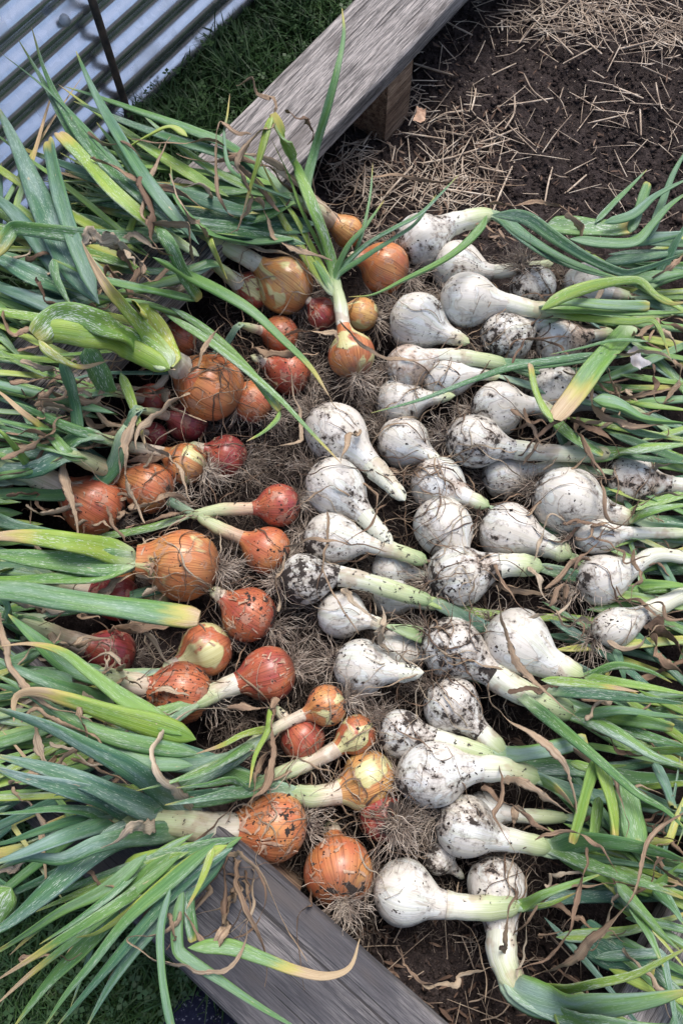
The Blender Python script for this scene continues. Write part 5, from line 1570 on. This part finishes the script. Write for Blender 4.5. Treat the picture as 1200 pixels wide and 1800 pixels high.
HID = ['W16', 'W17', 'W4', 'W13', 'W14', 'W18', 'W34', 'W19', 'W30', 'W35', 'B16', 'B5', 'B33', 'B34', 'B25', 'B24']
for q in range(400):
    k_ = ks[rng.integers(0, len(ks))] if q < 260 else HID[q % len(HID)]
    e = ON[k_]
    P = e['neck'][rng.integers(0, len(e['neck']))] + np.array([0, 0, e['r'] * 0.9])
    ang = rng.uniform(0, 6.28)
    n = 16
    st = rng.uniform(0.004, 0.0105)
    C = []
    for i_ in range(n):
        ang += rng.normal(0, 0.38)
        P = P + np.array([math.cos(ang), math.sin(ang), 0]) * st
        P[2] = max(P[2] + rng.normal(0, 0.002) - 0.004, heap_z(P) + 0.003)
        C.append(P.copy())
    dry(k_, spline(np.array(C), 30), rng.uniform(0.0012, 0.0036), rng.uniform(0.0, 1.0), rng.uniform(2, 9))

# mat of torn roots and chaff between the bulbs
px = inside_px(380, 430, 1000, 1650, 2400) + inside_px(380, 540, 580, 1340, 3000) + inside_px(500, 1000, 780, 1640, 1300) + inside_px(640, 640, 1000, 1640, 1300)
k = len(px)
n = 8
cu = np.zeros((k, n, 3))
ang = rng.uniform(0, 6.28, k)
P = np.array([soil_at(x, y) for x, y in px])
P[:, 2] += rng.uniform(0.004, 0.05, k) ** 1.0
tilt = rng.normal(0, 0.25, k)
st = rng.uniform(0.002, 0.008, k)
for q in range(n):
    cu[:, q] = P
    ang += rng.normal(0, 0.45, k)
    P = P + np.stack([np.cos(ang), np.sin(ang), tilt], 1) * st[:, None]
    P[:, 2] = np.maximum(P[:, 2], 0.005)
rd = rng.uniform(0.0003, 0.0008, (k, 1)) * np.linspace(1, 0.5, n)[None]
V, F = many_tubes(cu, rd, 3)
tag(mesh('root_litter', V, F, M['litter_root']), 'tangle of torn dry roots between the onions', kind='stuff')

# ------------------------------------------------------------------ small single things
def scrap(x, y, size, layer, label, mat, name='paper_scrap', cat='scrap'):
    z = floor_z(at(x, y, 0.1)) + 0.0125 * layer
    P = at(x, y, z)
    n = 7
    g = np.linspace(-0.5, 0.5, n)
    X, Y = np.meshgrid(g, g, indexing='ij')
    a = rng.uniform(0, 3)
    edge = 1 + 0.10 * np.sin(3 * np.arctan2(Y, X) + a) + 0.08 * np.sin(9 * np.arctan2(Y, X))
    X2, Y2 = X * edge * size, Y * edge * size * 0.6
    Z2 = size * (0.12 * np.sin(X * 7 + a) * np.cos(Y * 6) + rng.normal(0, 0.03, X.shape))
    c, s_ = math.cos(a), math.sin(a)
    V = np.stack([P[0] + X2 * c - Y2 * s_, P[1] + X2 * s_ + Y2 * c, P[2] + 0.004 + Z2], -1).reshape(-1, 3)
    i, j = np.meshgrid(np.arange(n - 1), np.arange(n - 1), indexing='ij')
    F = np.stack([i * n + j, (i + 1) * n + j, (i + 1) * n + j + 1, i * n + j + 1], -1).reshape(-1, 4)
    tag(mesh(name, V, F, mat, loc=tuple(P)), label, cat)


scrap(1118, 632, 0.034, 5, 'crumpled whitish papery scrap among the leaves at the far right edge', M['paper'])
scrap(738, 205, 0.03, 1.0, 'tan curled scrap of onion skin on the soil below the brown post', M['flake'])

# navy shoes of whoever holds the camera, only their toes show past the cap plank
for q, (x, y, a) in enumerate(((352, 1772, 62), (398, 1812, 58))):
    P = at(x, y, GZ + 0.05); P[2] = GZ
    P = P - 0.02 * np.array([math.cos(math.radians(a)), math.sin(math.radians(a)), 0])
    S = thing('shoe', ('navy blue knitted shoe with pale flecks, toe beside the grey plank corner', 'second navy flecked shoe, partly under the grey plank')[q], 'shoe', tuple(P), 'pair of shoes on the lawn')
    dv = np.array([math.cos(math.radians(a)), math.sin(math.radians(a)), 0.0])
    xs = np.array([0.045, 0.035, 0.01, -0.04, -0.09, -0.14, -0.19, -0.225, -0.24])
    ha = np.array([0.006, 0.024, 0.036, 0.043, 0.041, 0.035, 0.034, 0.03, 0.012])
    hz = np.array([0.004, 0.018, 0.026, 0.034, 0.042, 0.05, 0.054, 0.05, 0.03])
    Cn = P + xs[:, None] * dv + np.array([0, 0, 1]) * (hz + 0.016)[:, None]
    V, F, th, L = tube_arrays(Cn, ha, hz, np.zeros(9), 16)
    mesh('upper', V, F, NAVY, S)
    Cn = P + xs[:, None] * dv * 1.03 + np.array([0, 0, 0.012])
    V, F, th, L = tube_arrays(Cn, ha + 0.004, np.full(9, 0.011), np.zeros(9), 16)
    mesh('sole', V, F, M['rust'], S)

for o in bpy.data.objects:
    if '_loc' in o:
        del o['_loc']
